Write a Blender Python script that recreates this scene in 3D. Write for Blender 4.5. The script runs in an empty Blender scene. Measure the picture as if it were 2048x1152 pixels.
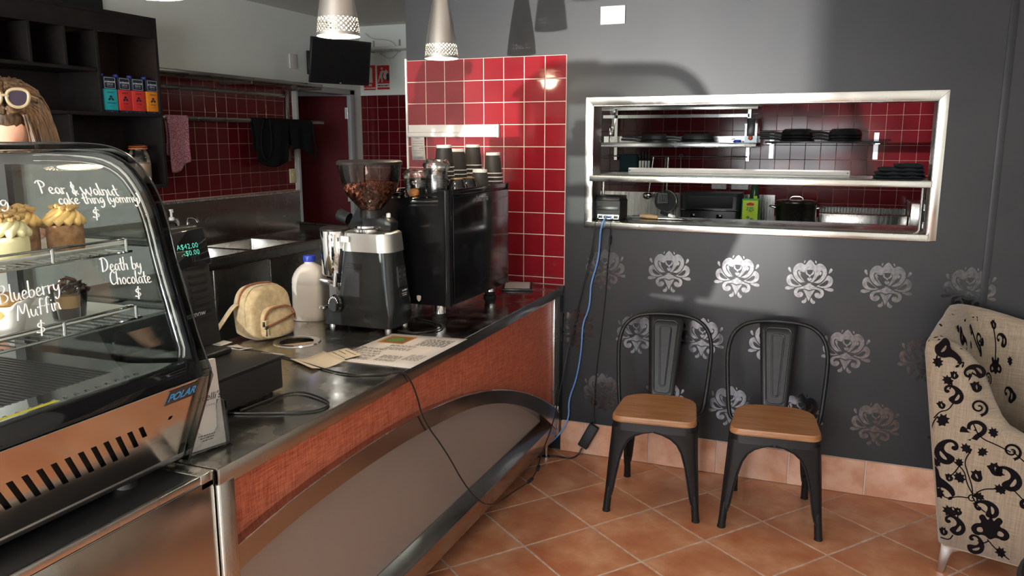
import bpy, bmesh, math, random
from mathutils import Vector, Matrix, Euler
random.seed(7)
PI = math.pi
SC = bpy.context.scene
COL = SC.collection

# ------------------------------------------------------------------ camera
cam_d = bpy.data.cameras.new('camera')
cam = bpy.data.objects.new('camera', cam_d); COL.objects.link(cam)
cam.location = (1.2482, -3.8336, 1.6167)
cam.rotation_euler = (PI/2 - 0.1834, 0, 0.3809)
cam_d.sensor_width = 36.0
cam_d.lens = 1603.64 * 36 / 2048
cam_d.clip_start = 0.05; cam_d.clip_end = 100
SC.camera = cam

# ------------------------------------------------------------------ world, daylight, exposure
world = bpy.data.worlds.new('sky'); SC.world = world
world.use_nodes = True
bg = world.node_tree.nodes['Background']
bg.inputs[0].default_value = (0.80, 0.90, 1.0, 1); bg.inputs[1].default_value = 0.8
SC.view_settings.view_transform = 'Standard'
SC.view_settings.look = 'None'
SC.view_settings.exposure = 0.16
SC.view_settings.gamma = 1.0
SC.view_settings.use_curve_mapping = False

def lamp(name, kind, loc, energy, color=(1, 1, 1), aim=None, **kw):
    d = bpy.data.lights.new(name, kind); d.energy = energy; d.color = color
    for k, v in kw.items(): setattr(d, k, v)
    o = bpy.data.objects.new(name, d); COL.objects.link(o); o.location = loc
    if aim is not None:
        o.rotation_euler = (Vector(aim) - Vector(loc)).to_track_quat('-Z', 'Y').to_euler()
    return o
# daylight entering through the glazed shopfront behind the camera
lamp('shopfront_daylight', 'AREA', (-0.15, -6.3, 1.55), 190, (0.94, 0.97, 1.0), (-0.15, -2.6, 0.0), shape='RECTANGLE', size=2.9, size_y=1.8)
lamp('sun', 'SUN', (0, -9, 8), 55, (1.0, 0.95, 0.87), (0.0, -6.0, 2.9), angle=math.radians(0.53))
# glint of sun thrown in low from a parked car's windscreen in the street
lamp('windscreen_sun_glint', 'SPOT', (-1.44, -9.2, 0.97), 5200, (1.0, 0.97, 0.92), (0.55, 0, 2.1), spot_size=math.radians(24), spot_blend=1.0, shadow_soft_size=0.03)
# fluorescent battens on the kitchen ceiling
lamp('kitchen_fluorescent', 'AREA', (0.7, 1.45, 2.58), 14, (0.88, 1.0, 0.92), (0.7, 1.45, 0), shape='RECTANGLE', size=1.3, size_y=0.25)

# ------------------------------------------------------------------ mesh helpers
class MB:
    def __init__(s): s.v = []; s.f = []
    def add(s, vs, fs):
        n = len(s.v); s.v += [Vector(p) for p in vs]; s.f += [tuple(i + n for i in q) for q in fs]; return s
    def box(s, x0, x1, y0, y1, z0, z1):
        return s.add([(x0,y0,z0),(x1,y0,z0),(x1,y1,z0),(x0,y1,z0),(x0,y0,z1),(x1,y0,z1),(x1,y1,z1),(x0,y1,z1)],
                     [(3,2,1,0),(4,5,6,7),(0,1,5,4),(1,2,6,5),(2,3,7,6),(3,0,4,7)])
    def obox(s, c, u, v, w):      # centre and three half-axis vectors
        c, u, v, w = map(Vector, (c, u, v, w)); p = []
        for k in (-1, 1):
            for a, b in ((-1,-1),(1,-1),(1,1),(-1,1)): p.append(c + u*a + v*b + w*k)
        return s.add(p, [(3,2,1,0),(4,5,6,7),(0,1,5,4),(1,2,6,5),(2,3,7,6),(3,0,4,7)])
    def prism(s, poly, o, u, v, n, d):   # polygon (a,b) in the frame o,u,v extruded by n*d
        o, u, v, n = map(Vector, (o, u, v, n)); k = len(poly)
        a = [o + u*x + v*y for x, y in poly]; b = [p + n*d for p in a]
        fs = [tuple(range(k))[::-1], tuple(range(k, 2*k))] + [(i, (i+1) % k, k + (i+1) % k, k + i) for i in range(k)]
        return s.add(a + b, fs)
    def lathe(s, prof, o=(0,0,0), n=24, ax=None, cap=True, sx=1, sy=1):
        o = Vector(o)
        if ax is None: X, Y, Z = Vector((1,0,0)), Vector((0,1,0)), Vector((0,0,1))
        else:
            Z = Vector(ax).normalized(); X = Z.orthogonal().normalized(); Y = Z.cross(X)
        vs = []; fs = []
        for r, z in prof:
            for i in range(n):
                a = 2*PI*i/n; vs.append(o + X*(r*sx*math.cos(a)) + Y*(r*sy*math.sin(a)) + Z*z)
        for j in range(len(prof)-1):
            for i in range(n):
                k = (i+1) % n; fs.append((j*n+i, j*n+k, (j+1)*n+k, (j+1)*n+i))
        if cap:
            if prof[0][0] > 1e-6: fs.append(tuple(range(n))[::-1])
            if prof[-1][0] > 1e-6: fs.append(tuple(range((len(prof)-1)*n, len(prof)*n)))
        return s.add(vs, fs)
    def tube(s, pts, r, n=8, closed=False, flat=None):
        P = [Vector(p) for p in pts]; m = len(P); rs = r if isinstance(r, (list, tuple)) else [r]*m
        T = []
        for i in range(m):
            a = P[(i-1) % m] if (closed or i > 0) else P[i]; b = P[(i+1) % m] if (closed or i < m-1) else P[i]
            t = (b - a); T.append(t.normalized() if t.length > 1e-9 else Vector((0,0,1)))
        N = T[0].orthogonal().normalized()
        if flat is not None:
            N = Vector(flat) - T[0]*Vector(flat).dot(T[0]); N.normalize()
        vs = []; fs = []
        for i in range(m):
            if i: 
                N = N - T[i]*N.dot(T[i]); N = N.normalized() if N.length > 1e-6 else T[i].orthogonal().normalized()
            B = T[i].cross(N)
            for k in range(n):
                a = 2*PI*k/n; vs.append(P[i] + N*(rs[i]*math.cos(a)) + B*(rs[i]*math.sin(a)))
        for i in range(m if closed else m-1):
            j = (i+1) % m
            for k in range(n):
                l = (k+1) % n; fs.append((i*n+k, i*n+l, j*n+l, j*n+k))
        if not closed: fs += [tuple(range(n))[::-1], tuple(range((m-1)*n, m*n))]
        return s.add(vs, fs)
    def grid(s, rows, closed_u=False, thick=None):   # rows of points
        h = len(rows); w = len(rows[0]); fs = []
        for j in range(h-1):
            for i in range(w if closed_u else w-1):
                k = (i+1) % w; fs.append((j*w+i, j*w+k, (j+1)*w+k, (j+1)*w+i))
        return s.add([p for r in rows for p in r], fs)
    def ball(s, c, r, n=12, m=8, sc=(1,1,1)):
        c = Vector(c); rows = []
        for j in range(m+1):
            t = PI*j/m; rows.append([c + Vector((r*sc[0]*math.sin(t)*math.cos(2*PI*i/n), r*sc[1]*math.sin(t)*math.sin(2*PI*i/n), -r*sc[2]*math.cos(t))) for i in range(n)])
        return s.grid(rows, True)
    def mesh(s, name):
        me = bpy.data.meshes.new(name); me.from_pydata([tuple(p) for p in s.v], [], s.f); me.update(); return me
    def build(s, name, mat, parent=None, local=False, bevel=0, seg=2, smooth=None, subdiv=0, solid=0, fix=True):
        off = Vector()
        if parent is not None and not local:
            q = parent
            while q is not None: off = off + q.location; q = q.parent
        me = bpy.data.meshes.new(name)
        me.from_pydata([tuple(p - off) for p in s.v], [], s.f)
        if fix:
            bm = bmesh.new(); bm.from_mesh(me)
            bmesh.ops.remove_doubles(bm, verts=bm.verts, dist=1e-6)
            bmesh.ops.recalc_face_normals(bm, faces=bm.faces); bm.to_mesh(me); bm.free()
        return link(name, me, mat, parent, bevel, seg, smooth, subdiv, solid)

def link(name, me, mat, parent=None, bevel=0, seg=2, smooth=None, subdiv=0, solid=0):
    o = bpy.data.objects.new(name, me); COL.objects.link(o)
    if mat is not None and not me.materials: me.materials.append(mat)
    if parent is not None: o.parent = parent
    if solid:
        m = o.modifiers.new('solid', 'SOLIDIFY'); m.thickness = solid; m.offset = 0
    if bevel:
        m = o.modifiers.new('bevel', 'BEVEL'); m.width = bevel; m.segments = seg; m.limit_method = 'ANGLE'; m.angle_limit = math.radians(40)
        if smooth is None: smooth = 40
    if subdiv:
        m = o.modifiers.new('sub', 'SUBSURF'); m.levels = subdiv; m.render_levels = subdiv
        if smooth is None: smooth = 180
    if smooth:
        me.polygons.foreach_set('use_smooth', [True]*len(me.polygons))
        if smooth < 180 and not bevel: me.set_sharp_from_angle(angle=math.radians(smooth))
    return o

def tag(o, label, cat, group=None):
    o['label'] = label; o['category'] = cat
    if group: o['group'] = group
    return o
def thing(name, label, cat, loc=(0,0,0), rotz=0, group=None):
    o = bpy.data.objects.new(name, None); COL.objects.link(o); o.empty_display_size = 0.05
    o.location = loc; o.rotation_euler = (0, 0, rotz)
    return tag(o, label, cat, group)
def struct(o): o['kind'] = 'structure'; return o
def dup(root, loc, rotz=None, label=None):
    r = root.copy(); COL.objects.link(r); r.location = loc
    if rotz is not None: r.rotation_euler = (0, 0, rotz)
    if label: r['label'] = label
    for ch in list(root.children):
        c = ch.copy(); COL.objects.link(c); c.parent = r
        for g in list(ch.children):
            d = g.copy(); COL.objects.link(d); d.parent = c
    return r

def chaikin(p, it=1, closed=True):
    for _ in range(it):
        q = []; n = len(p)
        for i in range(n if closed else n-1):
            a, b = p[i], p[(i+1) % n]
            q.append(tuple(a[k]*.75 + b[k]*.25 for k in range(len(a)))); q.append(tuple(a[k]*.25 + b[k]*.75 for k in range(len(a))))
        if not closed: q = [p[0]] + q + [p[-1]]
        p = q
    return p
def smooth_path(p, it=2): return chaikin([tuple(x) for x in p], it, False)

def fill2d(contours, extrude=0.0):
    """flat filled shape with holes (even-odd) from closed contours -> (verts, faces) in the xy plane"""
    cu = bpy.data.curves.new('t', 'CURVE'); cu.dimensions = '2D'; cu.fill_mode = 'FRONT' if extrude == 0 else 'BOTH'; cu.extrude = extrude
    for c in contours:
        sp = cu.splines.new('POLY'); sp.points.add(len(c)-1); sp.use_cyclic_u = True
        for q, p in zip(c, sp.points): p.co = (q[0], q[1], 0, 1)
    ob = bpy.data.objects.new('t', cu); me = bpy.data.meshes.new_from_object(ob)
    vs = [v.co.copy() for v in me.vertices]; fs = [tuple(p.vertices) for p in me.polygons]
    bpy.data.objects.remove(ob); bpy.data.curves.remove(cu); bpy.data.meshes.remove(me)
    return vs, fs
def text2d(s, size=1.0, align='LEFT', shear=0, space=1.0, bold=0.0, res=3):
    cu = bpy.data.curves.new('t', 'FONT'); cu.body = s; cu.size = size; cu.align_x = align; cu.shear = shear; cu.space_character = space
    cu.offset = bold; cu.resolution_u = res
    ob = bpy.data.objects.new('t', cu); me = bpy.data.meshes.new_from_object(ob)
    vs = [v.co.copy() for v in me.vertices]; fs = [tuple(p.vertices) for p in me.polygons]
    bpy.data.objects.remove(ob); bpy.data.curves.remove(cu); bpy.data.meshes.remove(me)
    return vs, fs
def put2d(mb, vf, o, u, v, n=(0,0,0), lift=0.0):
    o, u, v, n = map(Vector, (o, u, v, n)); vs, fs = vf
    return mb.add([o + u*p.x + v*p.y + n*lift for p in vs], fs)

# ------------------------------------------------------------------ materials
M = {}
def mat(name, col=(.5,.5,.5), rough=.5, metal=0., spec=.5, coat=0., emit=None, es=0., trans=0., ior=1.45, alpha=1., sheen=0., aniso=0.):
    m = bpy.data.materials.new(name); m.use_nodes = True
    b = m.node_tree.nodes['Principled BSDF']
    b.inputs['Base Color'].default_value = (*col, 1); b.inputs['Roughness'].default_value = rough
    b.inputs['Metallic'].default_value = metal; b.inputs['Specular IOR Level'].default_value = spec
    b.inputs['Coat Weight'].default_value = coat; b.inputs['IOR'].default_value = ior
    b.inputs['Transmission Weight'].default_value = trans; b.inputs['Alpha'].default_value = alpha
    b.inputs['Sheen Weight'].default_value = sheen; b.inputs['Anisotropic'].default_value = aniso
    if emit: b.inputs['Emission Color'].default_value = (*emit, 1); b.inputs['Emission Strength'].default_value = es
    M[name] = m; return m
def nd(m, typ, **kw):
    n = m.node_tree.nodes.new(typ)
    for k, v in kw.items():
        if hasattr(n, k): setattr(n, k, v)
    return n
def lk(m, a, b): m.node_tree.links.new(a, b)
def P_(m): return m.node_tree.nodes['Principled BSDF']
def noise_col(m, c1, c2, scale=5, detail=4, stretch=(1,1,1), lo=.35, hi=.65, coords='Object', inp='Base Color', rough=.55, rnd=False):
    tc = nd(m, 'ShaderNodeTexCoord'); mp = nd(m, 'ShaderNodeMapping'); mp.inputs['Scale'].default_value = stretch
    lk(m, tc.outputs[coords], mp.inputs['Vector'])
    src = mp.outputs[0]
    if rnd:
        oi = nd(m, 'ShaderNodeObjectInfo'); sc = nd(m, 'ShaderNodeVectorMath'); sc.operation = 'ADD'
        mu = nd(m, 'ShaderNodeMath'); mu.operation = 'MULTIPLY'; mu.inputs[1].default_value = 57.0
        lk(m, oi.outputs['Random'], mu.inputs[0]); lk(m, src, sc.inputs[0]); lk(m, mu.outputs[0], sc.inputs[1]); src = sc.outputs[0]
    no = nd(m, 'ShaderNodeTexNoise'); no.inputs['Scale'].default_value = scale; no.inputs['Detail'].default_value = detail; no.inputs['Roughness'].default_value = rough
    lk(m, src, no.inputs['Vector'])
    cr = nd(m, 'ShaderNodeValToRGB'); e = cr.color_ramp.elements
    e[0].position = lo; e[1].position = hi
    e[0].color = (*c1, 1) if not isinstance(c1, float) else (c1, c1, c1, 1)
    e[1].color = (*c2, 1) if not isinstance(c2, float) else (c2, c2, c2, 1)
    lk(m, no.outputs['Fac'], cr.inputs['Fac']); lk(m, cr.outputs['Color'], P_(m).inputs[inp])
    return no, cr
def bump(m, scale=50, strength=.1, dist=.002, detail=3, stretch=(1,1,1), coords='Object'):
    tc = nd(m, 'ShaderNodeTexCoord'); mp = nd(m, 'ShaderNodeMapping'); mp.inputs['Scale'].default_value = stretch
    lk(m, tc.outputs[coords], mp.inputs['Vector'])
    no = nd(m, 'ShaderNodeTexNoise'); no.inputs['Scale'].default_value = scale; no.inputs['Detail'].default_value = detail
    lk(m, mp.outputs[0], no.inputs['Vector'])
    b = nd(m, 'ShaderNodeBump'); b.inputs['Strength'].default_value = strength; b.inputs['Distance'].default_value = dist
    lk(m, no.outputs['Fac'], b.inputs['Height']); lk(m, b.outputs[0], P_(m).inputs['Normal'])

m = mat('wall_charcoal', (.024,.026,.030), .42, spec=.4); noise_col(m, (.020,.022,.026), (.029,.031,.034), 2.2, 5); bump(m, 9, .12, .004, 6)
m = mat('wall_white', (.82,.85,.81), .6); bump(m, 30, .08, .002)
m = mat('ceiling_white', (.70,.68,.64), .7)
mat('dark_panel', (.012,.016,.016), .5)
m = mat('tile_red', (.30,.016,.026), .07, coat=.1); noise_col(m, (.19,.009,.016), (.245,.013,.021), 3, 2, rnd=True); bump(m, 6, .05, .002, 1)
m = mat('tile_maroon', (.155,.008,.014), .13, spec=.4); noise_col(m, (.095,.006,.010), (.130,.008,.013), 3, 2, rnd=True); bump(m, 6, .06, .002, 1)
mat('grout_pale', (.72,.60,.52), .8); mat('grout_warm', (.40,.24,.19), .85)
m = mat('floor_tile', (.5,.2,.1), .3, spec=.5); no, cr = noise_col(m, (.42,.145,.068), (.64,.35,.21), 5.5, 8, lo=.34, hi=.70, rnd=True, rough=.62); bump(m, 14, .12, .003, 4)
e = cr.color_ramp.elements.new(.5); e.color = (.50,.215,.112, 1)
m = mat('skirt_tile', (.6,.33,.2), .35); noise_col(m, (.58,.29,.18), (.76,.48,.36), 9, 6, rnd=True); bump(m, 20, .1, .002)
m = mat('floor_grout', (.5,.42,.36), .9); noise_col(m, (.42,.34,.29), (.60,.52,.46), 30, 3); mat('staff_floor', (.045,.04,.036), .5)
def steel(name, col, rough, stretch=(1,1,1), bs=.03, var=.06):
    m = mat(name, col, rough, 1.0)
    no, cr = noise_col(m, max(rough-var, .03), rough+var, 5, 4, stretch=stretch, inp='Roughness'); bump(m, 120, bs, .001, 2, stretch=stretch)
    return m
steel('steel_top', (.50,.48,.44), .20, (2,2,2), .02, .10)
steel('steel_brushed', (.60,.58,.55), .26, (12,12,.4), .008)
steel('steel_edge', (.46,.43,.40), .22, (1,.4,1), .02)
steel('steel_bright', (.68,.68,.66), .24, (1,1,1), .02)
steel('steel_bench', (.24,.215,.195), .28, (1,1,1), .01, .03)
steel('steel_front', (.66,.63,.58), .16, (1,1,1), .02, .05)
mat('chrome', (.80,.80,.80), .08, 1.0); mat('alu', (.50,.49,.48), .30, 1.0); mat('alu_spun', (.62,.60,.57), .30, 1.0, aniso=.6)
m = mat('steel_dark', (.10,.10,.10), .35, .8)
m = mat('orange_laminate', (.55,.13,.06), .45)
tc = nd(m, 'ShaderNodeTexCoord'); outs = []
for st in ((1, 2.2, 45), (1, 45, 2.2)):
    mp = nd(m, 'ShaderNodeMapping'); mp.inputs['Scale'].default_value = st; lk(m, tc.outputs['Object'], mp.inputs[0])
    no = nd(m, 'ShaderNodeTexNoise'); no.inputs['Scale'].default_value = 9; no.inputs['Detail'].default_value = 5; lk(m, mp.outputs[0], no.inputs['Vector']); outs.append(no)
ad = nd(m, 'ShaderNodeMath'); ad.operation = 'ADD'; lk(m, outs[0].outputs['Fac'], ad.inputs[0]); lk(m, outs[1].outputs['Fac'], ad.inputs[1])
cr = nd(m, 'ShaderNodeValToRGB'); cr.color_ramp.elements[0].position = .38; cr.color_ramp.elements[1].position = .62
hf = nd(m, 'ShaderNodeMath'); hf.operation = 'MULTIPLY'; hf.inputs[1].default_value = .5; lk(m, ad.outputs[0], hf.inputs[0]); lk(m, hf.outputs[0], cr.inputs[0])
cr.color_ramp.elements[0].color = (.30,.055,.028,1); cr.color_ramp.elements[1].color = (.66,.20,.115,1); lk(m, cr.outputs[0], P_(m).inputs['Base Color'])
m = mat('perforated_mesh', (.16,.155,.15), .42, .55)
tc = nd(m, 'ShaderNodeTexCoord'); ck = nd(m, 'ShaderNodeTexVoronoi'); ck.inputs['Scale'].default_value = 130; ck.inputs['Randomness'].default_value = .0
lk(m, tc.outputs['Object'], ck.inputs['Vector']); cr = nd(m, 'ShaderNodeValToRGB'); cr.color_ramp.elements[0].position = .25; cr.color_ramp.elements[1].position = .45
cr.color_ramp.elements[0].color = (.19,.185,.18,1); cr.color_ramp.elements[1].color = (.40,.385,.37,1); lk(m, ck.outputs['Distance'], cr.inputs[0]); lk(m, cr.outputs[0], P_(m).inputs['Base Color'])
m = mat('motif_silver', (.30,.31,.33), .20, 1.0); noise_col(m, (.105,.11,.12), (.18,.187,.205), 60, 4); bump(m, 260, .10, .0006, 3)
mat('black_matte', (.012,.012,.013), .55); mat('black_satin', (.014,.015,.016), .30); mat('black_gloss', (.008,.008,.009), .06, coat=.5)
mat('black_metal', (.013,.014,.016), .38, spec=.5); mat('black_powder', (.010,.0105,.0115), .40, spec=.4); mat('machine_black', (.006,.006,.007), .13, spec=.25); mat('rubber', (.010,.010,.010), .7)
m = mat('grinder_body', (.013,.015,.017), .24, spec=.6)
m = mat('shelf_laminate', (.016,.012,.012), .5, spec=.3); noise_col(m, (.012,.009,.009), (.018,.014,.014), 12, 4)
m = mat('seat_wood', (.36,.15,.06), .38); noise_col(m, (.25,.105,.040), (.42,.20,.088), 5, 6, stretch=(1.2, 14, 14), lo=.3, hi=.7)
mat('white_plastic', (.80,.80,.77), .35); mat('cream_plastic', (.68,.60,.36), .4); mat('white_paint', (.74,.72,.69), .45); mat('white_ceramic', (.80,.79,.74), .15)
m = mat('paper', (.60,.565,.54), .8); mat('paper_cream', (.60,.52,.40), .8); mat('ink', (.03,.03,.035), .8); mat('ink_grey', (.22,.22,.23), .8)
mat('door_maroon', (.115,.007,.012), .55, spec=.2); mat('door_frame_grey', (.42,.43,.43), .4)
mat('blue_cable', (.14,.30,.68), .4); mat('blue_cap', (.02,.045,.36), .35)
m = mat('canvas', (.42,.32,.18), .95, sheen=.2); noise_col(m, (.36,.27,.145), (.47,.365,.21), 60, 4); bump(m, 420, .35, .001)
mat('zip_tape', (.20,.08,.035), .8); mat('zip_metal', (.12,.11,.10), .35, 1)
m = mat('milk_plastic', (.68,.64,.60), .35, trans=.2); mat('milk', (.66,.57,.42), .4)
m = mat('pink_cloth', (.52,.16,.24), .95, sheen=.3); no, cr = noise_col(m, (.34,.07,.13), (.68,.36,.42), 160, 2, lo=.44, hi=.56)
mat('black_cloth', (.010,.011,.011), .95, spec=.1); mat('teal_cloth', (.055,.13,.15), .95); mat('charcoal_cloth', (.016,.018,.021), .95, spec=.1)
def glassmat(name, tint=(1,1,1), refl=1.0, rough=.0, extra=0.0):
    m = bpy.data.materials.new(name); m.use_nodes = True; nt = m.node_tree; nt.nodes.clear()
    out = nd(m, 'ShaderNodeOutputMaterial'); mx = nd(m, 'ShaderNodeMixShader'); t = nd(m, 'ShaderNodeBsdfTransparent'); g = nd(m, 'ShaderNodeBsdfGlossy')
    t.inputs[0].default_value = (*tint, 1); g.inputs['Roughness'].default_value = rough; g.inputs[0].default_value = (1,1,1,1)
    fr = nd(m, 'ShaderNodeFresnel'); fr.inputs[0].default_value = 1.45
    mu = nd(m, 'ShaderNodeMath'); mu.operation = 'MULTIPLY_ADD'; mu.inputs[1].default_value = refl; mu.inputs[2].default_value = extra
    lk(m, fr.outputs[0], mu.inputs[0]); lk(m, mu.outputs[0], mx.inputs[0]); lk(m, t.outputs[0], mx.inputs[1]); lk(m, g.outputs[0], mx.inputs[2]); lk(m, mx.outputs[0], out.inputs[0])
    M[name] = m; return m
glassmat('case_glass', (.90,.92,.90), 1.0); glassmat('end_glass', (.62,.65,.63), .8); glassmat('hopper_plastic', (.90,.82,.80), 1.0, .05); glassmat('clear_plastic', (.93,.94,.94), 1.0, .03)
glassmat('film_plastic', (.90,.88,.84), 1.3, .18, .12); glassmat('jar_glass', (.90,.92,.92), 1.0)
mat('marker_white', (.86,.86,.84), .6); mat('sticker_yellow', (.80,.68,.02), .5); mat('blue_print', (.05,.32,.70), .4)
mat('sign_red', (.62,.010,.014), .45); mat('lens_violet', (.016,.009,.020), .12); mat('sunglass_frame', (.24,.19,.115), .3)
mat('skin', (.62,.33,.23), .5); mat('shirt', (.62,.66,.64), .9)
m = mat('hair', (.14,.065,.03), .45); noise_col(m, (.022,.012,.007), (.115,.060,.026), 14, 5, stretch=(9,9,1))
for nme, c in (('carton_teal', (.02,.42,.47)), ('carton_red', (.70,.04,.035)), ('carton_orange', (.85,.27,.015)), ('carton_navy', (.012,.016,.045))): mat(nme, c, .4)
m = mat('sponge', (.33,.17,.08), .9); noise_col(m, (.23,.105,.045), (.42,.23,.11), 60, 5); bump(m, 160, .6, .002)
mat('icing', (.80,.52,.18), .5); mat('icing_pale', (.86,.76,.44), .55); m = mat('crumble', (.50,.30,.11), .9); bump(m, 200, .6, .002)
mat('choc', (.045,.018,.010), .4); mat('caramel', (.62,.36,.14), .4); m = mat('muffin', (.62,.33,.10), .8); bump(m, 60, .5, .004)
m = mat('beans', (.17,.066,.034), .32); noise_col(m, (.20,.085,.05), (.40,.19,.12), 40, 2); 
mat('cup_black', (.035,.031,.029), .55); mat('cup_rim', (.84,.81,.76), .5); mat('wood_handle', (.45,.18,.045), .35)
mat('lamp_inner', (.9,.85,.75), .4, emit=(1.0,.80,.52), es=3.0); mat('bulb', (1,1,1), .4, emit=(1.0,.82,.55), es=14.0)
mat('led_amber', (1,.6,.2), .4, emit=(1.0,.50,.12), es=14.0); mat('led_green', (.1,.6,.5), .4, emit=(.12,.85,.62), es=.28); mat('led_blue', (.05,.1,1), .4, emit=(.05,.12,1.0), es=3.0)
mat('tin_lime', (.52,.66,.02), .3); mat('tin_green', (.05,.22,.05), .3); mat('bottle_green', (.02,.05,.025), .15); mat('blue_thing', (.02,.06,.42), .4); mat('red_knob', (.5,.06,.03), .4)
mat('pack_teal', (.06,.20,.25), .4); mat('screen', (.010,.009,.010), .32); mat('pan_dark', (.020,.020,.021), .25, .6); mat('gold_rim', (.55,.38,.16), .3, 1); mat('sugar', (.72,.56,.45), .8); mat('jar_seal', (.75,.20,.05), .5)
mat('menu_picture', (.18,.10,.04), .5); mat('menu_green', (.08,.22,.05), .5); mat('grey_label', (.60,.60,.60), .5)
mat('wood_spatula', (.36,.24,.13), .6)
# ================================================================== the setting
def clip(poly, a, b, c):      # keep a*x+b*y<=c
    out = []
    for i in range(len(poly)):
        p, q = poly[i], poly[(i+1) % len(poly)]
        dp, dq = a*p[0]+b*p[1]-c, a*q[0]+b*q[1]-c
        if dp <= 0: out.append(p)
        if dp*dq < 0:
            t = dp/(dp-dq); out.append((p[0]+t*(q[0]-p[0]), p[1]+t*(q[1]-p[1])))
    return out
floor = struct(MB().box(-3.05, 3.2, -6.5, 2.9, -0.10, -0.0016).build('floor', M['floor_grout']))
TH, S, FX, FY = 0.6636, 0.33235, 0.3843, -0.7721
ca, sa = math.cos(TH), math.sin(TH)
g = 0.0040; ch = 0.0015
for a in range(-9, 10):
    for b in range(-11, 12):
        q = []
        for (da, db) in ((0,0),(1,0),(1,1),(0,1)):
            aa = (a+da)*S + (g if da == 0 else -g); bb = (b+db)*S + (g if db == 0 else -g)
            q.append((FX + aa*ca + bb*sa, FY - aa*sa + bb*ca))
        for cl in ((1,0,2.6),(-1,0,0.45),(0,1,-0.012),(0,-1,4.1)): 
            q = clip(q, *cl)
            if len(q) < 3: break
        if len(q) < 3: continue
        cx = sum(p[0] for p in q)/len(q); cy = sum(p[1] for p in q)/len(q)
        area = abs(sum(q[i][0]*q[(i+1)%len(q)][1]-q[(i+1)%len(q)][0]*q[i][1] for i in range(len(q))))/2
        if area < 2e-4: continue
        k = len(q); ins = [(x-cx)*(1-ch/.15)+cx for x, y in q]; ins = list(zip(ins, [(y-cy)*(1-ch/.15)+cy for x, y in q]))
        dz = random.uniform(-.0006, .0006)
        vs = [(x-cx, y-cy, -.004) for x, y in q] + [(x-cx, y-cy, -.0014+dz) for x, y in q] + [(x-cx, y-cy, dz) for x, y in ins]
        fs = [tuple(range(2*k, 3*k))] + [(i, (i+1)%k, k+(i+1)%k, k+i) for i in range(k)] + [(k+i, k+(i+1)%k, 2*k+(i+1)%k, 2*k+i) for i in range(k)]
        me = bpy.data.meshes.new('floor_tile'); me.from_pydata(vs, [], fs)
        o = link('floor_tile', me, M['floor_tile'], floor); o.location = (cx, cy, 0)

struct(MB().box(-2.9, -.46, -6.4, 2.74, -.0016, .0).build('floor_staff', M['staff_floor'])); struct(MB().box(-.46, 3.2, .12, 2.74, -.0016, .0).build('floor_kitchen', M['staff_floor']))
def tile_mesh(w, h, t, mt, c=.0018):
    vs = []
    for (yy, d) in ((0, 0), (-t+c, 0), (-t, c)):
        for sx, sz in ((-1,-1),(1,-1),(1,1),(-1,1)): vs.append((sx*(w/2-d), yy, sz*(h/2-d)))
    fs = [(8,9,10,11)] + [(i,(i+1)%4,4+(i+1)%4,4+i) for i in range(4)] + [(4+i,4+(i+1)%4,8+(i+1)%4,8+i) for i in range(4)]
    me = bpy.data.meshes.new('wall_tile'); me.from_pydata(vs, [], fs); me.materials.append(mt)
    return me
def tiles(parent, me, cells, rz=0.0):
    for (x, y, z) in cells:
        o = bpy.data.objects.new('wall_tile', me); COL.objects.link(o); o.parent = parent
        o.location = (x, y, z); o.rotation_euler = (random.uniform(-.004,.004), 0, rz + random.uniform(-.004,.004))

# charcoal wall with the serving-hatch opening
HX0, HX1, HZ0, HZ1 = 0.137, 1.626, 1.19, 1.777
w = MB().box(-.883, HX0, 0, .12, 0, 2.63).box(HX1, 3.2, 0, .12, 0, 2.63).box(HX0, HX1, 0, .12, 0, HZ0).box(HX0, HX1, 0, .12, HZ1, 2.63)
wall_back = struct(w.build('wall_back', M['wall_charcoal'], fix=False))
gp = MB().box(-.883, .001, -.0042, .001, .886, 2.0198).build('grout_bed', M['grout_pale'], wall_back)
T1 = tile_mesh(.1062, .1062, .0068, M['tile_red'])
tiles(wall_back, T1, [(-.88+.055+.11*i, 0, 2.0198-.055-.11*j) for i in range(8) for j in range(10)])
T1b = tile_mesh(.1062, .030, .0068, M['tile_red'])
tiles(wall_back, T1b, [(-.88+.055+.11*i, 0, .9035) for i in range(8)])
MB().box(-.889, -.879, -.010, .004, .886, 2.03).build('tile_edge_trim', M['white_plastic'], wall_back)
# skirting tiles
bb = struct(MB().box(.0, 3.2, -.007, 0, 0, .166).build('baseboard_back', M['grout_pale']))
jo = [-.01, .126, .460, .797, 1.131, 1.466, 1.80, 2.135, 2.47, 2.8]
for x0, x1 in zip(jo[:-1], jo[1:]):
    me = tile_mesh(x1-x0-.006, .164, .012, M['skirt_tile'])
    o = bpy.data.objects.new('skirting_tile', me); COL.objects.link(o); o.parent = bb; o.location = ((x0+x1)/2, -.003, .083)
# joint strip near the right-hand end of the charcoal wall
tr = struct(MB().box(1.848, 1.877, -.004, .002, .167, 2.63).build('trim_1', M['wall_charcoal'], bevel=.001))
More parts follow.
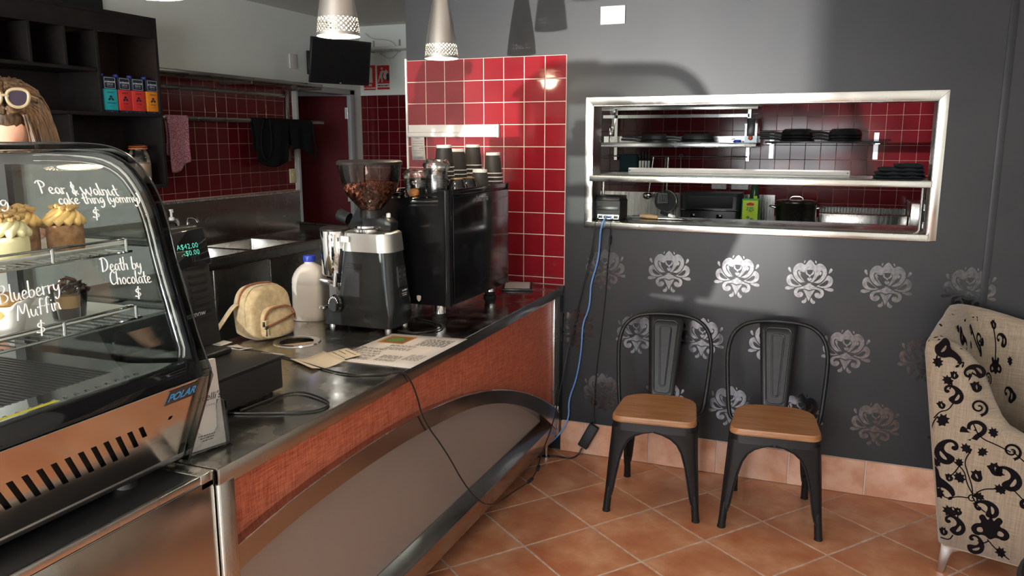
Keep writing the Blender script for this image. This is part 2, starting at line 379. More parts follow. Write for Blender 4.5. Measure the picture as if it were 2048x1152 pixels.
# white service-side walls
wl = MB().box(-3.02, -2.9, -6.5, 1.745, 0, 2.63).box(-3.02, -2.9, 2.62, 2.87, 0, 2.63).box(-3.02, -2.9, 1.745, 2.62, 2.055, 2.63)
wall_left = struct(wl.build('wall_left', M['wall_white'], fix=False))
MB().box(-2.9, -2.8965, -.06, 1.70, 1.19, 2.027).build('grout_bed', M['grout_warm'], wall_left)
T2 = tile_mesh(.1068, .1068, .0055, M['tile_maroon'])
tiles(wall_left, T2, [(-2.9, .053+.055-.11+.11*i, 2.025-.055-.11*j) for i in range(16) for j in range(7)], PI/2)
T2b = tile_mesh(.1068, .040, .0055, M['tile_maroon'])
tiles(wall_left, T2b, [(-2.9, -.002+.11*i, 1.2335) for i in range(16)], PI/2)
MB().box(-2.9, -2.892, -.06, 1.70, 2.024, 2.034).build('tile_edge_trim', M['white_plastic'], wall_left)
MB().box(-2.9, -2.888, 1.70, 1.742, 1.19, 2.03).build('corner_strip', M['white_paint'], wall_left)
MB().box(-2.9, -2.88, -1.6, -.09, 2.33, 2.60).build('dark_panel', M['dark_panel'], wall_left)
wall_kitchen = struct(MB().box(-3.02, 3.2, 2.75, 2.87, 0, 2.63).build('wall_kitchen', M['wall_white'], fix=False))
MB().box(-2.9, 3.2, 2.7465, 2.75, .9, 2.018).build('grout_bed', M['grout_warm'], wall_kitchen)
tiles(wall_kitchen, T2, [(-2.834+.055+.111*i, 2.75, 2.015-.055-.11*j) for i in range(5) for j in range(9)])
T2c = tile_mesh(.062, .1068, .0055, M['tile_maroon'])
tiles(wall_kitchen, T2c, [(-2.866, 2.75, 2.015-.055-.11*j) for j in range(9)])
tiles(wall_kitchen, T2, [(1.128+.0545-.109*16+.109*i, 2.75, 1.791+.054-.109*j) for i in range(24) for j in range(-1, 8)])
MB().box(-2.9, -1.0, 2.742, 2.75, 2.014, 2.022).build('tile_edge_trim', M['white_plastic'], wall_kitchen)
# the ceiling, the side wall and the glazed shopfront behind the camera
struct(MB().box(-3.05, 3.3, -6.6, 2.9, 2.63, 2.72).build('ceiling', M['ceiling_white']))
struct(MB().box(3.2, 3.3, -6.5, 2.87, 0, 2.63).build('wall_right', M['wall_white']))
f = MB().box(-3.02, -1.75, -6.6, -6.5, 0, 2.63).box(1.45, 3.3, -6.6, -6.5, 0, 2.63).box(-1.75, 1.45, -6.6, -6.5, 2.5, 2.63).box(-1.75, 1.45, -6.6, -6.5, 0, .06)
struct(f.build('wall_front', M['wall_white'], fix=False))
f = MB()
for x, w_ in ((-1.75,.04), (-.69,.30), (.50,.04), (1.41,.04)): f.box(x, x+w_, -6.58, -6.52, .06, 2.5)
struct(f.build('window_1', M['alu'], fix=False))

# damask stencils in silver paint on the charcoal wall
def mir(h): return [tuple(p) for p in h] + [(-x, y) for x, y in reversed(h) if x > 0.5]
def both(c): return [c, [(-x, y) for x, y in c][::-1]]
crown = mir([(0,405),(40,370),(78,312),(92,308),(120,332),(165,342),(215,318),(255,270),(274,210),(272,150),(245,85),(195,25),(130,-14),(70,-24),(0,-4)])
cont = [crown]
cont += both([(188,222),(165,205),(142,150),(110,80),(62,22),(52,4),(95,20),(150,60),(195,120),(212,182)])
cont += both([(150,188),(176,203),(196,182),(186,150),(150,85),(100,30),(72,14),(112,62),(143,112),(153,140),(143,165)])
cont.append(mir([(0,226),(52,222),(82,190),(76,140),(50,70),(24,24),(0,10)]))
cont += [mir([(0,92),(12,100),(14,120),(55,142),(72,172),(62,204),(46,212),(46,186),(34,160),(14,142),(0,136)])]
cont += [mir([(0,20),(34,52),(40,76),(20,90),(0,78)])]
cont += both([(284,142),(332,130),(366,92),(378,40),(364,-20),(320,-64),(260,-84),(200,-82),(140,-66),(112,-54),(150,-36),(214,16),(258,78)])
cont += both([(150,-40),(214,4),(262,46),(298,56),(305,26),(290,-14),(250,-44),(190,-54)])
cont.append(mir([(0,-15),(60,-45),(130,-80),(205,-100),(240,-142),(244,-200),(214,-250),(164,-270),(112,-254),(88,-215),(98,-178),(130,-164),(164,-172),(180,-198),(190,-172),(172,-136),(130,-114),(90,-108),(50,-112),(0,-135)]))
cont.append(mir([(0,-150),(30,-140),(64,-126),(102,-118),(62,-182),(32,-250),(9,-308),(0,-322)]))
cont += both([(46,-250),(64,-298),(108,-320),(112,-350),(84,-370),(46,-356),(26,-316),(36,-272)])
cont += both([(222,-96),(310,-134),(368,-140),(395,-120),(385,-86),(345,-76),(290,-84)])
cont += both([(298,165),(340,190),(362,230),(350,262),(325,262),(312,235)])
cont += both([(86,342),(100,332),(103,368),(86,388),(73,384)])
cont = [chaikin(c, 1) for c in cont]
mv, mf = fill2d(cont)
mm = MB(); put2d(mm, (mv, mf), (0,-.0012,0), (.21/795,0,0), (0,0,.21/795))
me_motif = mm.mesh('damask_motif'); me_motif.materials.append(M['motif_silver'])
row1 = [.212+.319*i for i in range(6)]; row2 = [.06, .380, .702, 1.02, 1.345, 1.662, 1.98]; row3 = [.212, .532, .850, 1.168, 1.49, 1.81]
for xs, z in ((row1, .980), (row2, .663), (row3, .342)):
    for x in xs:
        o = bpy.data.objects.new('damask_motif', me_motif); COL.objects.link(o); o.parent = wall_back; o.location = (x, 0, z + random.uniform(-.006,.006)); o.rotation_euler = (0, random.uniform(-.03,.03), 0)

# ------------------------------------------------------------------ serving hatch in stainless steel
h = thing('serving_hatch', 'stainless steel framed serving hatch with middle shelf in the charcoal wall', 'serving hatch', (.88, 0, 1.19))
def rawsteel(n, x0, x1, y0, y1, z0, z1, b=.0015, m='steel_bright'): return MB().box(x0,x1,y0,y1,z0,z1).build(n, M[m], h, bevel=b)
p = MB().prism([(.101,1.815),(1.663,1.818),(1.626,1.777),(.137,1.777)], (0,-.006,0), (1,0,0), (0,0,1), (0,1,0), .006); p.build('frame_top', M['steel_bright'], h, bevel=.001)
p = MB().prism([(.101,1.815),(.137,1.777),(.137,1.186),(.101,1.186)], (0,-.006,0), (1,0,0), (0,0,1), (0,1,0), .006); p.build('frame_side', M['steel_bright'], h, bevel=.001)
p = MB().prism([(1.663,1.818),(1.626,1.777),(1.626,1.186),(1.663,1.19)], (0,-.006,0), (1,0,0), (0,0,1), (0,1,0), .006); p.build('frame_side', M['steel_bright'], h, bevel=.001)
rawsteel('reveal', .137, .140, -.004, .14, 1.21, 1.777, 0, 'steel_bench'); rawsteel('reveal', 1.623, 1.626, -.004, .14, 1.21, 1.777, 0, 'steel_bench'); rawsteel('reveal', .137, 1.626, -.004, .14, 1.774, 1.777, 0, 'steel_bench')
rawsteel('ledge', .112, 1.630, -.036, .36, 1.187, 1.2185, .003)
rawsteel('middle_shelf', .1285, 1.6265, -.022, .42, 1.414, 1.4435, .003)
for x in (.15, 1.612): MB().tube([(x,.16,1.2185),(x,.16,1.414)], .008).build('shelf_post', M['steel_bright'], h, smooth=40)
# ================================================================== service counter
ZC = .886
ct = thing('service_counter', 'service counter with steel worktop, orange front panel and arched grey mesh panel', 'counter', (-.4, -1.25, 0))
ring = [(-.545+.082*math.cos(2*PI*i/32), -1.478+.082*math.sin(2*PI*i/32)) for i in range(32)]
vs, fs = fill2d([[(-.80,-2.5),(0,-2.5),(0,-.011),(-.80,-.011)], ring], .02)
MB().add([(p.x, p.y, p.z+ZC-.02) for p in vs], fs).build('worktop', M['steel_top'], ct, smooth=30)
MB().lathe([(.060,.0015),(.064,.004),(.084,.004),(.088,.0005),(.084,-.004),(.080,-.10),(.076,-.10),(.076,-.004)], (-.545,-1.478,ZC), 32, cap=False).build('waste_chute', M['chrome'], ct, smooth=40)
MB().lathe([(.0,-.10),(.079,-.10)], (-.545,-1.478,ZC), 24).build('chute_bottom', M['rubber'], ct)
MB().tube([(-.60,-1.535,ZC-.018),(-.50,-1.43,ZC-.018)], .014, 12).build('knock_bar', M['wood_spatula'], ct, smooth=40)
MB().box(-.012, .0015, -2.5, -.012, .838, ZC-.0005).build('front_edge', M['steel_edge'], ct, bevel=.004)
MB().prism([(-.012,-2.503),(.0,-2.503),(.003,-2.497),(.003,-2.452),(-.012,-2.452)], (0,0,0), (1,0,0), (0,1,0), (0,0,1), .848).build('corner_post', M['steel_brushed'], ct, bevel=.003)
MB().box(-.030, -.012, -.112, -.062, .20, .842).build('end_strip', M['steel_bright'], ct, bevel=.001)
MB().box(-.06, -.002, -.062, -.012, .10, .842).build('end_filler', M['black_satin'], ct)
ao = [(-2.454,.676),(-2.212,.706),(-1.839,.716),(-1.516,.704),(-1.104,.651),(-.74,.551),(-.425,.43),(-.111,.268),(-.062,.225)]
ai = [(-2.454,.614),(-2.217,.645),(-1.842,.653),(-1.519,.637),(-1.105,.596),(-.74,.493),(-.40,.343),(-.164,.192),(-.105,.150)]
def resamp(p, n):
    p = smooth_path(p, 3); L = [0]
    for a, b in zip(p[:-1], p[1:]): L.append(L[-1] + math.dist(a, b))
    out = []; j = 0
    for i in range(n):
        t = L[-1]*i/(n-1)
        while j < len(L)-2 and L[j+1] < t: j += 1
        s = (t-L[j])/max(L[j+1]-L[j], 1e-9); out.append(tuple(p[j][k]+(p[j+1][k]-p[j][k])*s for k in range(len(p[0]))))
    return out
ao, ai = resamp(ao, 40), resamp(ai, 40)
a = MB()
rows = [[(-.055, y, z) for y, z in ao], [(0, y, z) for y, z in ao], [(0.001, y, z) for y, z in ai], [(-.055, y, z) for y, z in ai]]
a.grid(rows).grid([rows[3], rows[0]]).build('arch_trim', M['steel_edge'], ct, smooth=40)
MB().grid([[(-.030, y, z-.03) for y, z in ao], [(-.030, y, .845) for y, z in ao]]).grid([[(-.036, y, z-.03) for y, z in ao], [(-.036, y, .845) for y, z in ao]]).build('front_panel', M['orange_laminate'], ct)
MB().tube([(.0005, y, z) for y, z in ao], .0022, 6).build('arch_bead', M['steel_bright'], ct, smooth=60)
a = MB().grid([[(-.050, y, z+.02) for y, z in ai], [(-.050, y, .16) for y, z in ai]]).grid([[(-.058, y, z+.02) for y, z in ai], [(-.058, y, .16) for y, z in ai]])
a.build('mesh_panel', M['perforated_mesh'], ct)
MB().prism([(-.056,.222),(-.045,.222),(0,.184),(0,.106),(-.056,.106)], (0,-2.452,0), (1,0,0), (0,0,1), (0,1,0), 2.33).build('bottom_rail', M['steel_edge'], ct, bevel=.002)
MB().box(-.16, .0, -.074, -.064, .098, .262).build('end_plate', M['steel_bright'], ct, bevel=.001)
MB().box(-.78, -.062, -2.48, -.04, .10, .843).build('carcass', M['black_matte'], ct)
for x, y in ((-.045,-.13),(-.045,-2.40),(-.72,-.13),(-.72,-2.40)):
    MB().lathe([(.024,0),(.024,.006),(.008,.012),(.008,.08),(.02,.085),(.02,.10)], (x,y,0), 16).build('levelling_foot', M['chrome'], ct, smooth=40)

# steel base under the display case
db = thing('steel_cabinet', 'brushed steel cabinet under the cake display case', 'counter', (-.4, -3.2, 0))
MB().box(-.78, -.020, -3.9, -2.505, 0, .85).build('carcass', M['black_matte'], db)
MB().box(-.80, -.020, -3.9, -2.545, .85, .8845).build('top', M['black_satin'], db, bevel=.002); MB().box(-.80, -.008, -2.545, -2.5045, .85, .8847).build('end_top', M['steel_brushed'], db, bevel=.002); MB().box(-.020, -.008, -3.9, -2.545, .868, .8847).build('top_edge', M['steel_bright'], db, bevel=.002)
MB().box(-.020, -.008, -3.9, -2.506, .02, .867).build('front_panel', M['steel_front'], db, bevel=.003)

# ================================================================== metal chairs with timber seats
def rrect(hw0, hw1, y0, y1, r, n=6):     # rounded trapezoid: half width hw0 at y0 (front), hw1 at y1
    pts = []
    for cx, cy, a0 in ((-hw0+r, y0+r, PI), (hw0-r, y0+r, 1.5*PI), (hw1-r*2.5, y1-r*2.5, 0), (-hw1+r*2.5, y1-r*2.5, .5*PI)):
        rr = r if a0 >= PI else r*2.5
        for i in range(n+1):
            a = a0 + .5*PI*i/n; pts.append((cx + rr*math.cos(a), cy + rr*math.sin(a)))
    return pts
def make_chair(label):
    t = thing('metal_chair', label, 'chair', group='metal cafe chairs by the charcoal wall')
    s = rrect(.180, .168, -.218, .135, .045)
    prof = [(.994,.424),(1.0,.427),(1.0,.436),(.985,.4385),(.985,.446),(.975,.449)]
    vs = []; n = len(s)
    for k, z in prof: vs += [(x*k, (y+.04)*k-.04, z) for x, y in s]
    fs = [tuple(range(n))[::-1], tuple(range((len(prof)-1)*n, len(prof)*n))]
    for j in range(len(prof)-1): fs += [(j*n+i, j*n+(i+1)%n, (j+1)*n+(i+1)%n, (j+1)*n+i) for i in range(n)]
    MB().add(vs, fs).build('seat', M['seat_wood'], t, True, smooth=50)
    s2 = rrect(.176, .162, -.214, .130, .045); a = MB(); rows = []
    for z, k in ((.425,1.0),(.405,1.005),(.388,1.012)): rows.append([(x*k, y*k, z) for x, y in s2])
    a.grid(rows, True); a.add([(x, y, .4235) for x, y in s2], [tuple(range(len(s2)))])
    rows2 = [[(x*.97, y*.97, z) for x, y in s2] for z in (.424,.388)]; a.grid(rows2, True)
    a.build('apron', M['black_powder'], t, True, smooth=50)
    for sx in (-1, 1):
        for sy in (-1, 1):
            top = (.176*sx if sy < 0 else .162*sx, -.214 if sy < 0 else .130); foot = (.203*sx if sy < 0 else .166*sx, -.207 if sy < 0 else .207)
            a = MB(); rows = []; rimx = []; rimy = []
            half = abs(top[0]); cy0 = -.042; hy = abs(top[1]-cy0)
            for z, fr in ((.402,1.0),(.392,1.0),(.384,.80),(.368,.60),(.345,.46),(.31,.36),(.25,.285),(.18,.235),(.12,.20),(.085,.165),(.06,.085)):
                k = 1 - z/.42; c = Vector((top[0]+(foot[0]-top[0])*k, top[1]+(foot[1]-top[1])*k, z))
                wx = half*fr; wy = hy*fr; r = min(.022, wx*.4); th = .010
                X = Vector((-sx,0,0)); Y = Vector((0,-sy,0))
                ring_ = [c+Y*wy, c+Y*r, c+Y*r*.3+X*r*.3, c+X*r, c+X*wx, c+X*wx+Y*th, c+X*(r+th)+Y*th, c+X*th+Y*(r+th), c+Y*wy+X*th]
                rows.append(ring_); rimx.append(c+X*(wx-.003)-Y*.001); rimy.append(c+Y*(wy-.003)-X*.001)
            a.grid(rows, True); nn = len(rows[0]); 
            a.add(rows[-1], [tuple(range(nn))]); a.add(rows[0], [tuple(range(nn))])
            a.tube(rimx[1:], .0045, 6); a.tube(rimy[1:], .0045, 6)
            k = 1-.12/.42; c1 = Vector((top[0]+(foot[0]-top[0])*k - sx*.012, top[1]+(foot[1]-top[1])*k - sy*.012, .12))
            c0 = Vector((foot[0]-sx*.010, foot[1]-sy*.010, 0))
            leg = a.tube([c1, c1.lerp(c0,.5), c0+Vector((0,0,.004))], [.012,.016,.0165], 12).build('leg', M['black_powder'], t, True, smooth=45)
            MB().lathe([(.0155,0),(.0172,.001),(.0172,.010),(.015,.011)], c0, 12).build('foot_cap', M['rubber'], leg, True, smooth=40)
    def hoop(x, z): return (x, .120 + (z-.38)*.33, z)
    pts = [(-.150,.372),(-.186,.378),(-.196,.42),(-.206,.52),(-.214,.62),(-.214,.68),(-.196,.745),(-.15,.787),(-.09,.803),(0,.808)]
    pts = pts + [(-x, z) for x, z in pts[-2::-1]]
    MB().tube(smooth_path([hoop(x, z) for x, z in pts], 2), .0095, 10).build('back_hoop', M['black_powder'], t, True, smooth=60)
    # splat with two pressed loops
    def sp(x, z, d=0): return (x, .128 + (z-.40)*.325 - .10*x*x/.01*.01 + d, z)
    rows = []
    for j in range(9):
        z = .395 + (.802-.395)*j/8; hw = .054 + (.083-.054)*j/8; rows.append([sp(-hw+2*hw*i/6, z) for i in range(7)])
    MB().grid(rows).build('splat', M['black_powder'], t, True, smooth=60, solid=.003)
    for (z0, z1, h0, h1, rr) in ((.452,.778,.036,.056,.022),(.485,.748,.012,.026,.011)):
        pts = []
        for cx, cz, a0 in ((h1-rr, z1-rr, 0), (-h1+rr, z1-rr, .5*PI), (-h0+rr*.9, z0+rr, PI), (h0-rr*.9, z0+rr, 1.5*PI)):
            for i in range(6):
                an = a0 + .5*PI*i/5; pts.append(sp(cx+rr*math.cos(an), cz+rr*math.sin(an), -.0022))
        MB().tube(pts, .0038, 6, True).build('pressed_rib', M['black_powder'], t, True, smooth=60)
    return t
ch1 = make_chair('black metal chair with wooden seat, nearest the blue cable'); ch1.location = (.577, -.389, 0); ch1.rotation_euler = (0,0,.10)
ch2 = dup(ch1, (1.074, -.358, 0), .079, 'black metal chair with wooden seat, nearest the patterned armchair')

# ================================================================== patterned tub armchair
m = mat('linen', (.52,.40,.28), .95, sheen=.25)
tc = nd(m, 'ShaderNodeTexCoord'); nn = []
for st in ((60,60,2.2),(3,3,90)):
    mp = nd(m, 'ShaderNodeMapping'); mp.inputs['Scale'].default_value = st; lk(m, tc.outputs['Object'], mp.inputs[0])
    no = nd(m, 'ShaderNodeTexNoise'); no.inputs['Scale'].default_value = 5; no.inputs['Detail'].default_value = 3; lk(m, mp.outputs[0], no.inputs['Vector']); nn.append(no)
ad = nd(m, 'ShaderNodeMath'); ad.operation = 'ADD'; lk(m, nn[0].outputs['Fac'], ad.inputs[0]); lk(m, nn[1].outputs['Fac'], ad.inputs[1])
hf = nd(m, 'ShaderNodeMath'); hf.operation = 'MULTIPLY'; hf.inputs[1].default_value = .5; lk(m, ad.outputs[0], hf.inputs[0])
cr = nd(m, 'ShaderNodeValToRGB'); cr.color_ramp.elements[0].position = .36; cr.color_ramp.elements[1].position = .64
cr.color_ramp.elements[0].color = (.215,.165,.118,1); cr.color_ramp.elements[1].color = (.36,.285,.207,1); lk(m, hf.outputs[0], cr.inputs[0]); lk(m, cr.outputs[0], P_(m).inputs['Base Color'])
mat('flock_black', (.008,.006,.007), .95, spec=.05)
ac = thing('tub_armchair', 'beige tub armchair with black flocked floral pattern and silver feet', 'armchair', (1.697, -.632, 0), -.295)
AW, AD = .58, .66        # local: +x forward, +y away from the camera
plan = []
R1, R2 = .035, .17
for i in range(24): plan.append((AD - (AD-R1)*i/23, 0.0, 0))
for i in range(1, 9): a_ = .5*PI*i/8; plan.append((R1 - R1*math.sin(a_), R1 - R1*math.cos(a_), 1))
for i in range(1, 6): plan.append((0.0, R1 + (AW-R1-R2)*i/5, 2))
for i in range(1, 9): a_ = .5*PI*i/8; plan.append((R2 - R2*math.cos(a_), AW-R2+R2*math.sin(a_), 1))
for i in range(1, 9): plan.append((R2 + (AD-R2)*i/8, AW, 0))
def armh(x):
    tab = [(-.2,.900),(-.02,.900),(.04,.882),(.085,.835),(.108,.76),(.125,.68),(.17,.615),(.25,.57),(.36,.552),(.70,.545)]
    for (a0,h0),(a1,h1) in zip(tab[:-1], tab[1:]):
        if a0 <= x <= a1: return h0+(h1-h0)*(x-a0)/(a1-a0)
    return tab[-1][1]
plani = []; TI = .082; r1i, r2i = .03, R2-TI
for i in range(24): plani.append((AD - (AD-TI-r1i)*i/23, TI))
for i in range(1, 9): a_ = .5*PI*i/8; plani.append((TI+r1i - r1i*math.sin(a_), TI+r1i - r1i*math.cos(a_)))
for i in range(1, 6): plani.append((TI, TI+r1i + (AW-2*TI-r1i-r2i)*i/5))
for i in range(1, 9): a_ = .5*PI*i/8; plani.append((TI+r2i - r2i*math.cos(a_), AW-TI-r2i+r2i*math.sin(a_)))
for i in range(1, 9): plani.append((TI+r2i + (AD-TI-r2i)*i/8, AW-TI))
outer = []; N_ = len(plan)
for i, (x, y, k) in enumerate(plan):
    o_ = Vector((x, y)); n_ = Vector(plani[i]); H = (armh(x) if y < AW*.6 else .955-.30*max(0,x)-.9*max(0,x-.25)) + ((.048*min(1,y/.30)) if y < AW*.6 else .002); back = max(0, 1 - x/.30)
    col = []
    for z, fr_ in ((.118,0),(.30,0),(.50,0),(.70,0),(H-.060,0),(H-.026,.07),(H-.006,.25),(H,.47),(H-.006,.70),(H-.03,.88),(H-.12,.97),(.40,1.0)):
        if fr_ == 0: z = min(z, H-.060)
        q_ = o_.lerp(n_, fr_); rake = -.125*back*max(0,(z-.118))/.83
        col.append((q_.x + rake, q_.y, z))
    outer.append(col)
MB().grid(outer).build('shell', M['linen'], ac, True, smooth=60, solid=.004)
MB().prism([(x, y) for x, y, k in plan], (0,0,.112), (1,0,0), (0,1,0), (0,0,1), .02).build('base', M['linen'], ac, True)
MB().box(.06, AD+.02, .075, AW-.075, .26, .44).build('seat_cushion', M['linen'], ac, True, bevel=.04, seg=4)
MB().prism([(AD-.02,0),(AD+.01,.01),(AD+.01,.07),(AD-.02,.08)], (0,0,.12), (1,0,0), (0,1,0), (0,0,1), .40).build('arm_front', M['linen'], ac, True, bevel=.008)
MB().prism([(AD-.02,AW-.08),(AD+.01,AW-.07),(AD+.01,AW-.01),(AD-.02,AW)], (0,0,.12), (1,0,0), (0,1,0), (0,0,1), .40).build('arm_front', M['linen'], ac, True, bevel=.008)
legp = [(0.0,.1165),(.11,.1165),(.060,.104),(.043,.094),(.035,.075),(.018,0),(-.006,0)]
for ox, fl in ((.012,1),(AD-.02,-1)):
    for y0 in (.004, AW-.024):
        MB().prism([(ox+fl*x, z) for x, z in legp], (0,y0,0), (1,0,0), (0,0,1), (0,1,0), .020).build('leg', M['alu'], ac, True, bevel=.002)
# flocked pattern: paisleys, sprigs and vines on the outer side and on the inner back
def arc_strip(pts, w0, w1=None):
    p = smooth_path(pts, 2); n = len(p); L = []; R_ = []
    for i in range(n):
        a_ = p[max(i-1,0)]; b_ = p[min(i+1,n-1)]; dx, dy = b_[0]-a_[0], b_[1]-a_[1]; l = math.hypot(dx,dy) or 1
        w = w0 + ((w1 if w1 is not None else w0)-w0)*i/(n-1)
        L.append((p[i][0]-dy/l*w, p[i][1]+dx/l*w)); R_.append((p[i][0]+dy/l*w, p[i][1]-dx/l*w))
    return L + R_[::-1]
def blob(pts, it=2): return chaikin(pts, it)
def fuzz(poly, k=.06):
    out = []; n = len(poly)
    for i in range(n):
        a_, b_ = poly[i], poly[(i+1)%n]; dx, dy = b_[0]-a_[0], b_[1]-a_[1]; l = math.hypot(dx,dy)
        out.append(a_); out.append(((a_[0]+b_[0])/2 + dy*k*2, (a_[1]+b_[1])/2 - dx*k*2))
    return out
PAIS = [fuzz(blob([(0,-.5),(.30,-.42),(.46,-.10),(.36,.22),(.10,.44),(-.25,.50),(-.48,.32),(-.46,.08),(-.30,.0),(-.18,.12),(-.26,.22),(-.36,.18),(-.30,.34),(-.12,.34),(.04,.18),(.02,.0),(-.16,-.12),(-.26,-.30)]), -.10), blob([(.02,-.30),(.16,-.26),(.26,-.08),(.20,.10),(.12,-.06)])]
CURL = [fuzz(arc_strip([(.0,-.6),(.05,-.3),(-.1,-.05),(-.34,.08),(-.42,.30),(-.22,.48),(.05,.42),(.12,.20),(-.02,.08),(-.14,.18)], .10, .05), .10), blob([(-.05,-.1),(.25,-.2),(.42,.05),(.30,.35),(.12,.20)])]
LEAF = [blob([(0,-.5),(.12,-.30),(.32,-.28),(.20,-.10),(.42,.02),(.20,.10),(.30,.34),(.06,.22),(0,.5),(-.08,.22),(-.30,.30),(-.20,.06),(-.42,-.02),(-.18,-.14),(-.26,-.34),(-.08,-.30)], 1)]
BUD = [blob([(.0,-.5),(.34,-.30),(.44,.05),(.18,.24),(.28,.48),(.02,.34),(-.10,.52),(-.20,.30),(-.46,.34),(-.34,.0),(-.30,-.30)]), blob([(.02,-.30),(.10,.0),(.02,.22),(-.06,0)])]
TULIP = [blob([(-.40,-.30),(-.10,-.44),(.22,-.30),(.46,-.44),(.60,-.70),(.40,-.78),(.44,-.62),(.66,-.60),(.62,-.30),(.34,-.06),(.16,.04),(.12,.36),(-.10,.52),(-.30,.20),(-.46,.06)]), blob([(-.22,-.22),(-.02,-.10),(.02,.20),(-.12,.02)])]
ROS = [fuzz(arc_strip([(.1,-.55),(.42,-.30),(.44,.12),(.16,.42),(-.22,.40),(-.42,.10),(-.30,-.22),(0,-.28),(.18,-.06),(.05,.14),(-.10,.06)], .10, .05), .10)]
FLEUR = [blob([(0,-.5),(.16,-.34),(.40,-.44),(.56,-.24),(.44,-.02),(.22,.02),(.36,.22),(.20,.36),(.06,.10),(0,.52),(-.06,.10),(-.20,.36),(-.36,.22),(-.22,.02),(-.44,-.02),(-.56,-.24),(-.40,-.44),(-.16,-.34)]), blob([(.18,-.28),(.36,-.30),(.38,-.16),(.22,-.10)]), blob([(-.18,-.28),(-.22,-.10),(-.38,-.16),(-.36,-.30)])]
def place(con, cx, cy, s, ang=0, flip=1):
    c_, s_ = math.cos(ang), math.sin(ang); out = []
    for c in con: out.append([(cx + s*(flip*x*c_ - y*s_), cy + s*(flip*x*s_ + y*c_)) for x, y in c])
    return out
items = [(TULIP,-.035,.868,.085,0,1),(LEAF,-.058,.815,.05,.3,1),(LEAF,-.020,.752,.050,.9,1),(BUD,.0,.775,.034,0,1),(PAIS,.006,.702,.075,0,1),(BUD,-.032,.655,.034,.4,1),(LEAF,-.022,.600,.062,-.4,1),
         (PAIS,.065,.800,.070,1.2,1),(BUD,.073,.745,.045,.2,1),(ROS,.090,.672,.055,0,1),(CURL,.078,.565,.105,.2,-1),(LEAF,.062,.510,.050,.8,1),(LEAF,.115,.510,.045,-.6,1),
         (PAIS,.000,.480,.100,.35,-1),(LEAF,.045,.452,.040,.2,1),(LEAF,-.032,.432,.046,1,1),(TULIP,-.030,.372,.105,.1,1),(BUD,.018,.385,.034,0,1),(LEAF,-.012,.318,.055,.5,1),(BUD,.105,.415,.050,.5,-1),(LEAF,.118,.340,.045,1.2,1),
         (LEAF,.050,.395,.055,.6,1),(FLEUR,.165,.240,.115,.05,1),(PAIS,.150,.300,.080,.6,1),(ROS,.100,.325,.035,0,1),(PAIS,.055,.205,.080,0,1),(LEAF,.028,.255,.058,1.1,1),(BUD,.058,.262,.034,0,1),(BUD,.018,.170,.036,.2,1),
         (PAIS,.125,.150,.075,-.6,1),(LEAF,.205,.150,.050,.3,1),(PAIS,.205,.430,.095,0,1),(BUD,.160,.455,.055,.4,1),(LEAF,.180,.385,.050,.9,1),(PAIS,.29,.33,.10,0,1),(FLEUR,.34,.46,.10,.2,1),(TULIP,.36,.22,.10,0,1),(PAIS,.46,.38,.10,.5,-1),(FLEUR,.50,.24,.11,0,1),(CURL,.56,.44,.10,0,1),(PAIS,.60,.20,.08,0,1),(LEAF,.43,.17,.06,.4,1),
         (ROS,.205,.535,.055,0,1),(LEAF,.140,.590,.045,.3,1)]
vines = [[(.018,.385),(.04,.42),(.05,.45)],[(-.012,.318),(.02,.30),(.05,.32),(.09,.325)],[(.058,.262),(.06,.235)],[(.165,.18),(.15,.165),(.13,.17)],[(.16,.455),(.19,.44)],[(.215,.40),(.26,.36),(.29,.33)],[(.205,.535),(.25,.50),(.30,.47),(.34,.46)],[(.34,.41),(.36,.32),(.36,.26)],[(.36,.22),(.42,.25),(.50,.24)],[(.46,.34),(.48,.30),(.50,.28)],[(-.052,.60),(-.035,.63),(-.008,.64),(.006,.67)],[(-.06,.52),(-.055,.58),(-.04,.61)],[(.075,.61),(.10,.56),(.16,.545),(.20,.53)],[(.080,.51),(.060,.46),(.075,.42),(.095,.37),(.10,.33)],[(.02,.455),(.065,.425),(.075,.38),(.10,.34)],[(.10,.335),(.125,.37),(.175,.385),(.215,.40)],[(.10,.33),(.12,.30),(.145,.285)],[(.16,.185),(.19,.155),(.235,.13)],[(.05,.165),(.04,.142),(.01,.143)],[(.05,.245),(.055,.265),(.04,.275)],[(-.06,.80),(-.062,.84)],[(-.01,.72),(-.005,.74),(-.015,.755)]]
for i, (con, cx, cy, s, an, fl) in enumerate(items):
    v_, f_ = fill2d(place(con, cx, cy, s*1.0, an, fl)); b_ = MB()
    b_.add([(max(p.x, -.125*(p.y-.118)/.83+.012), -.0026, p.y) for p in v_], f_)
    b_.build('flocked_flower', M['flock_black'], ac, True, fix=False)
b_ = MB()
for v in vines:
    v_, f_ = fill2d([arc_strip(v, .0022)]); b_.add([(max(p.x, -.125*(p.y-.118)/.83+.012), -.0026, p.y) for p in v_], f_)
b_.build('flocked_vine', M['flock_black'], ac, True, fix=False)
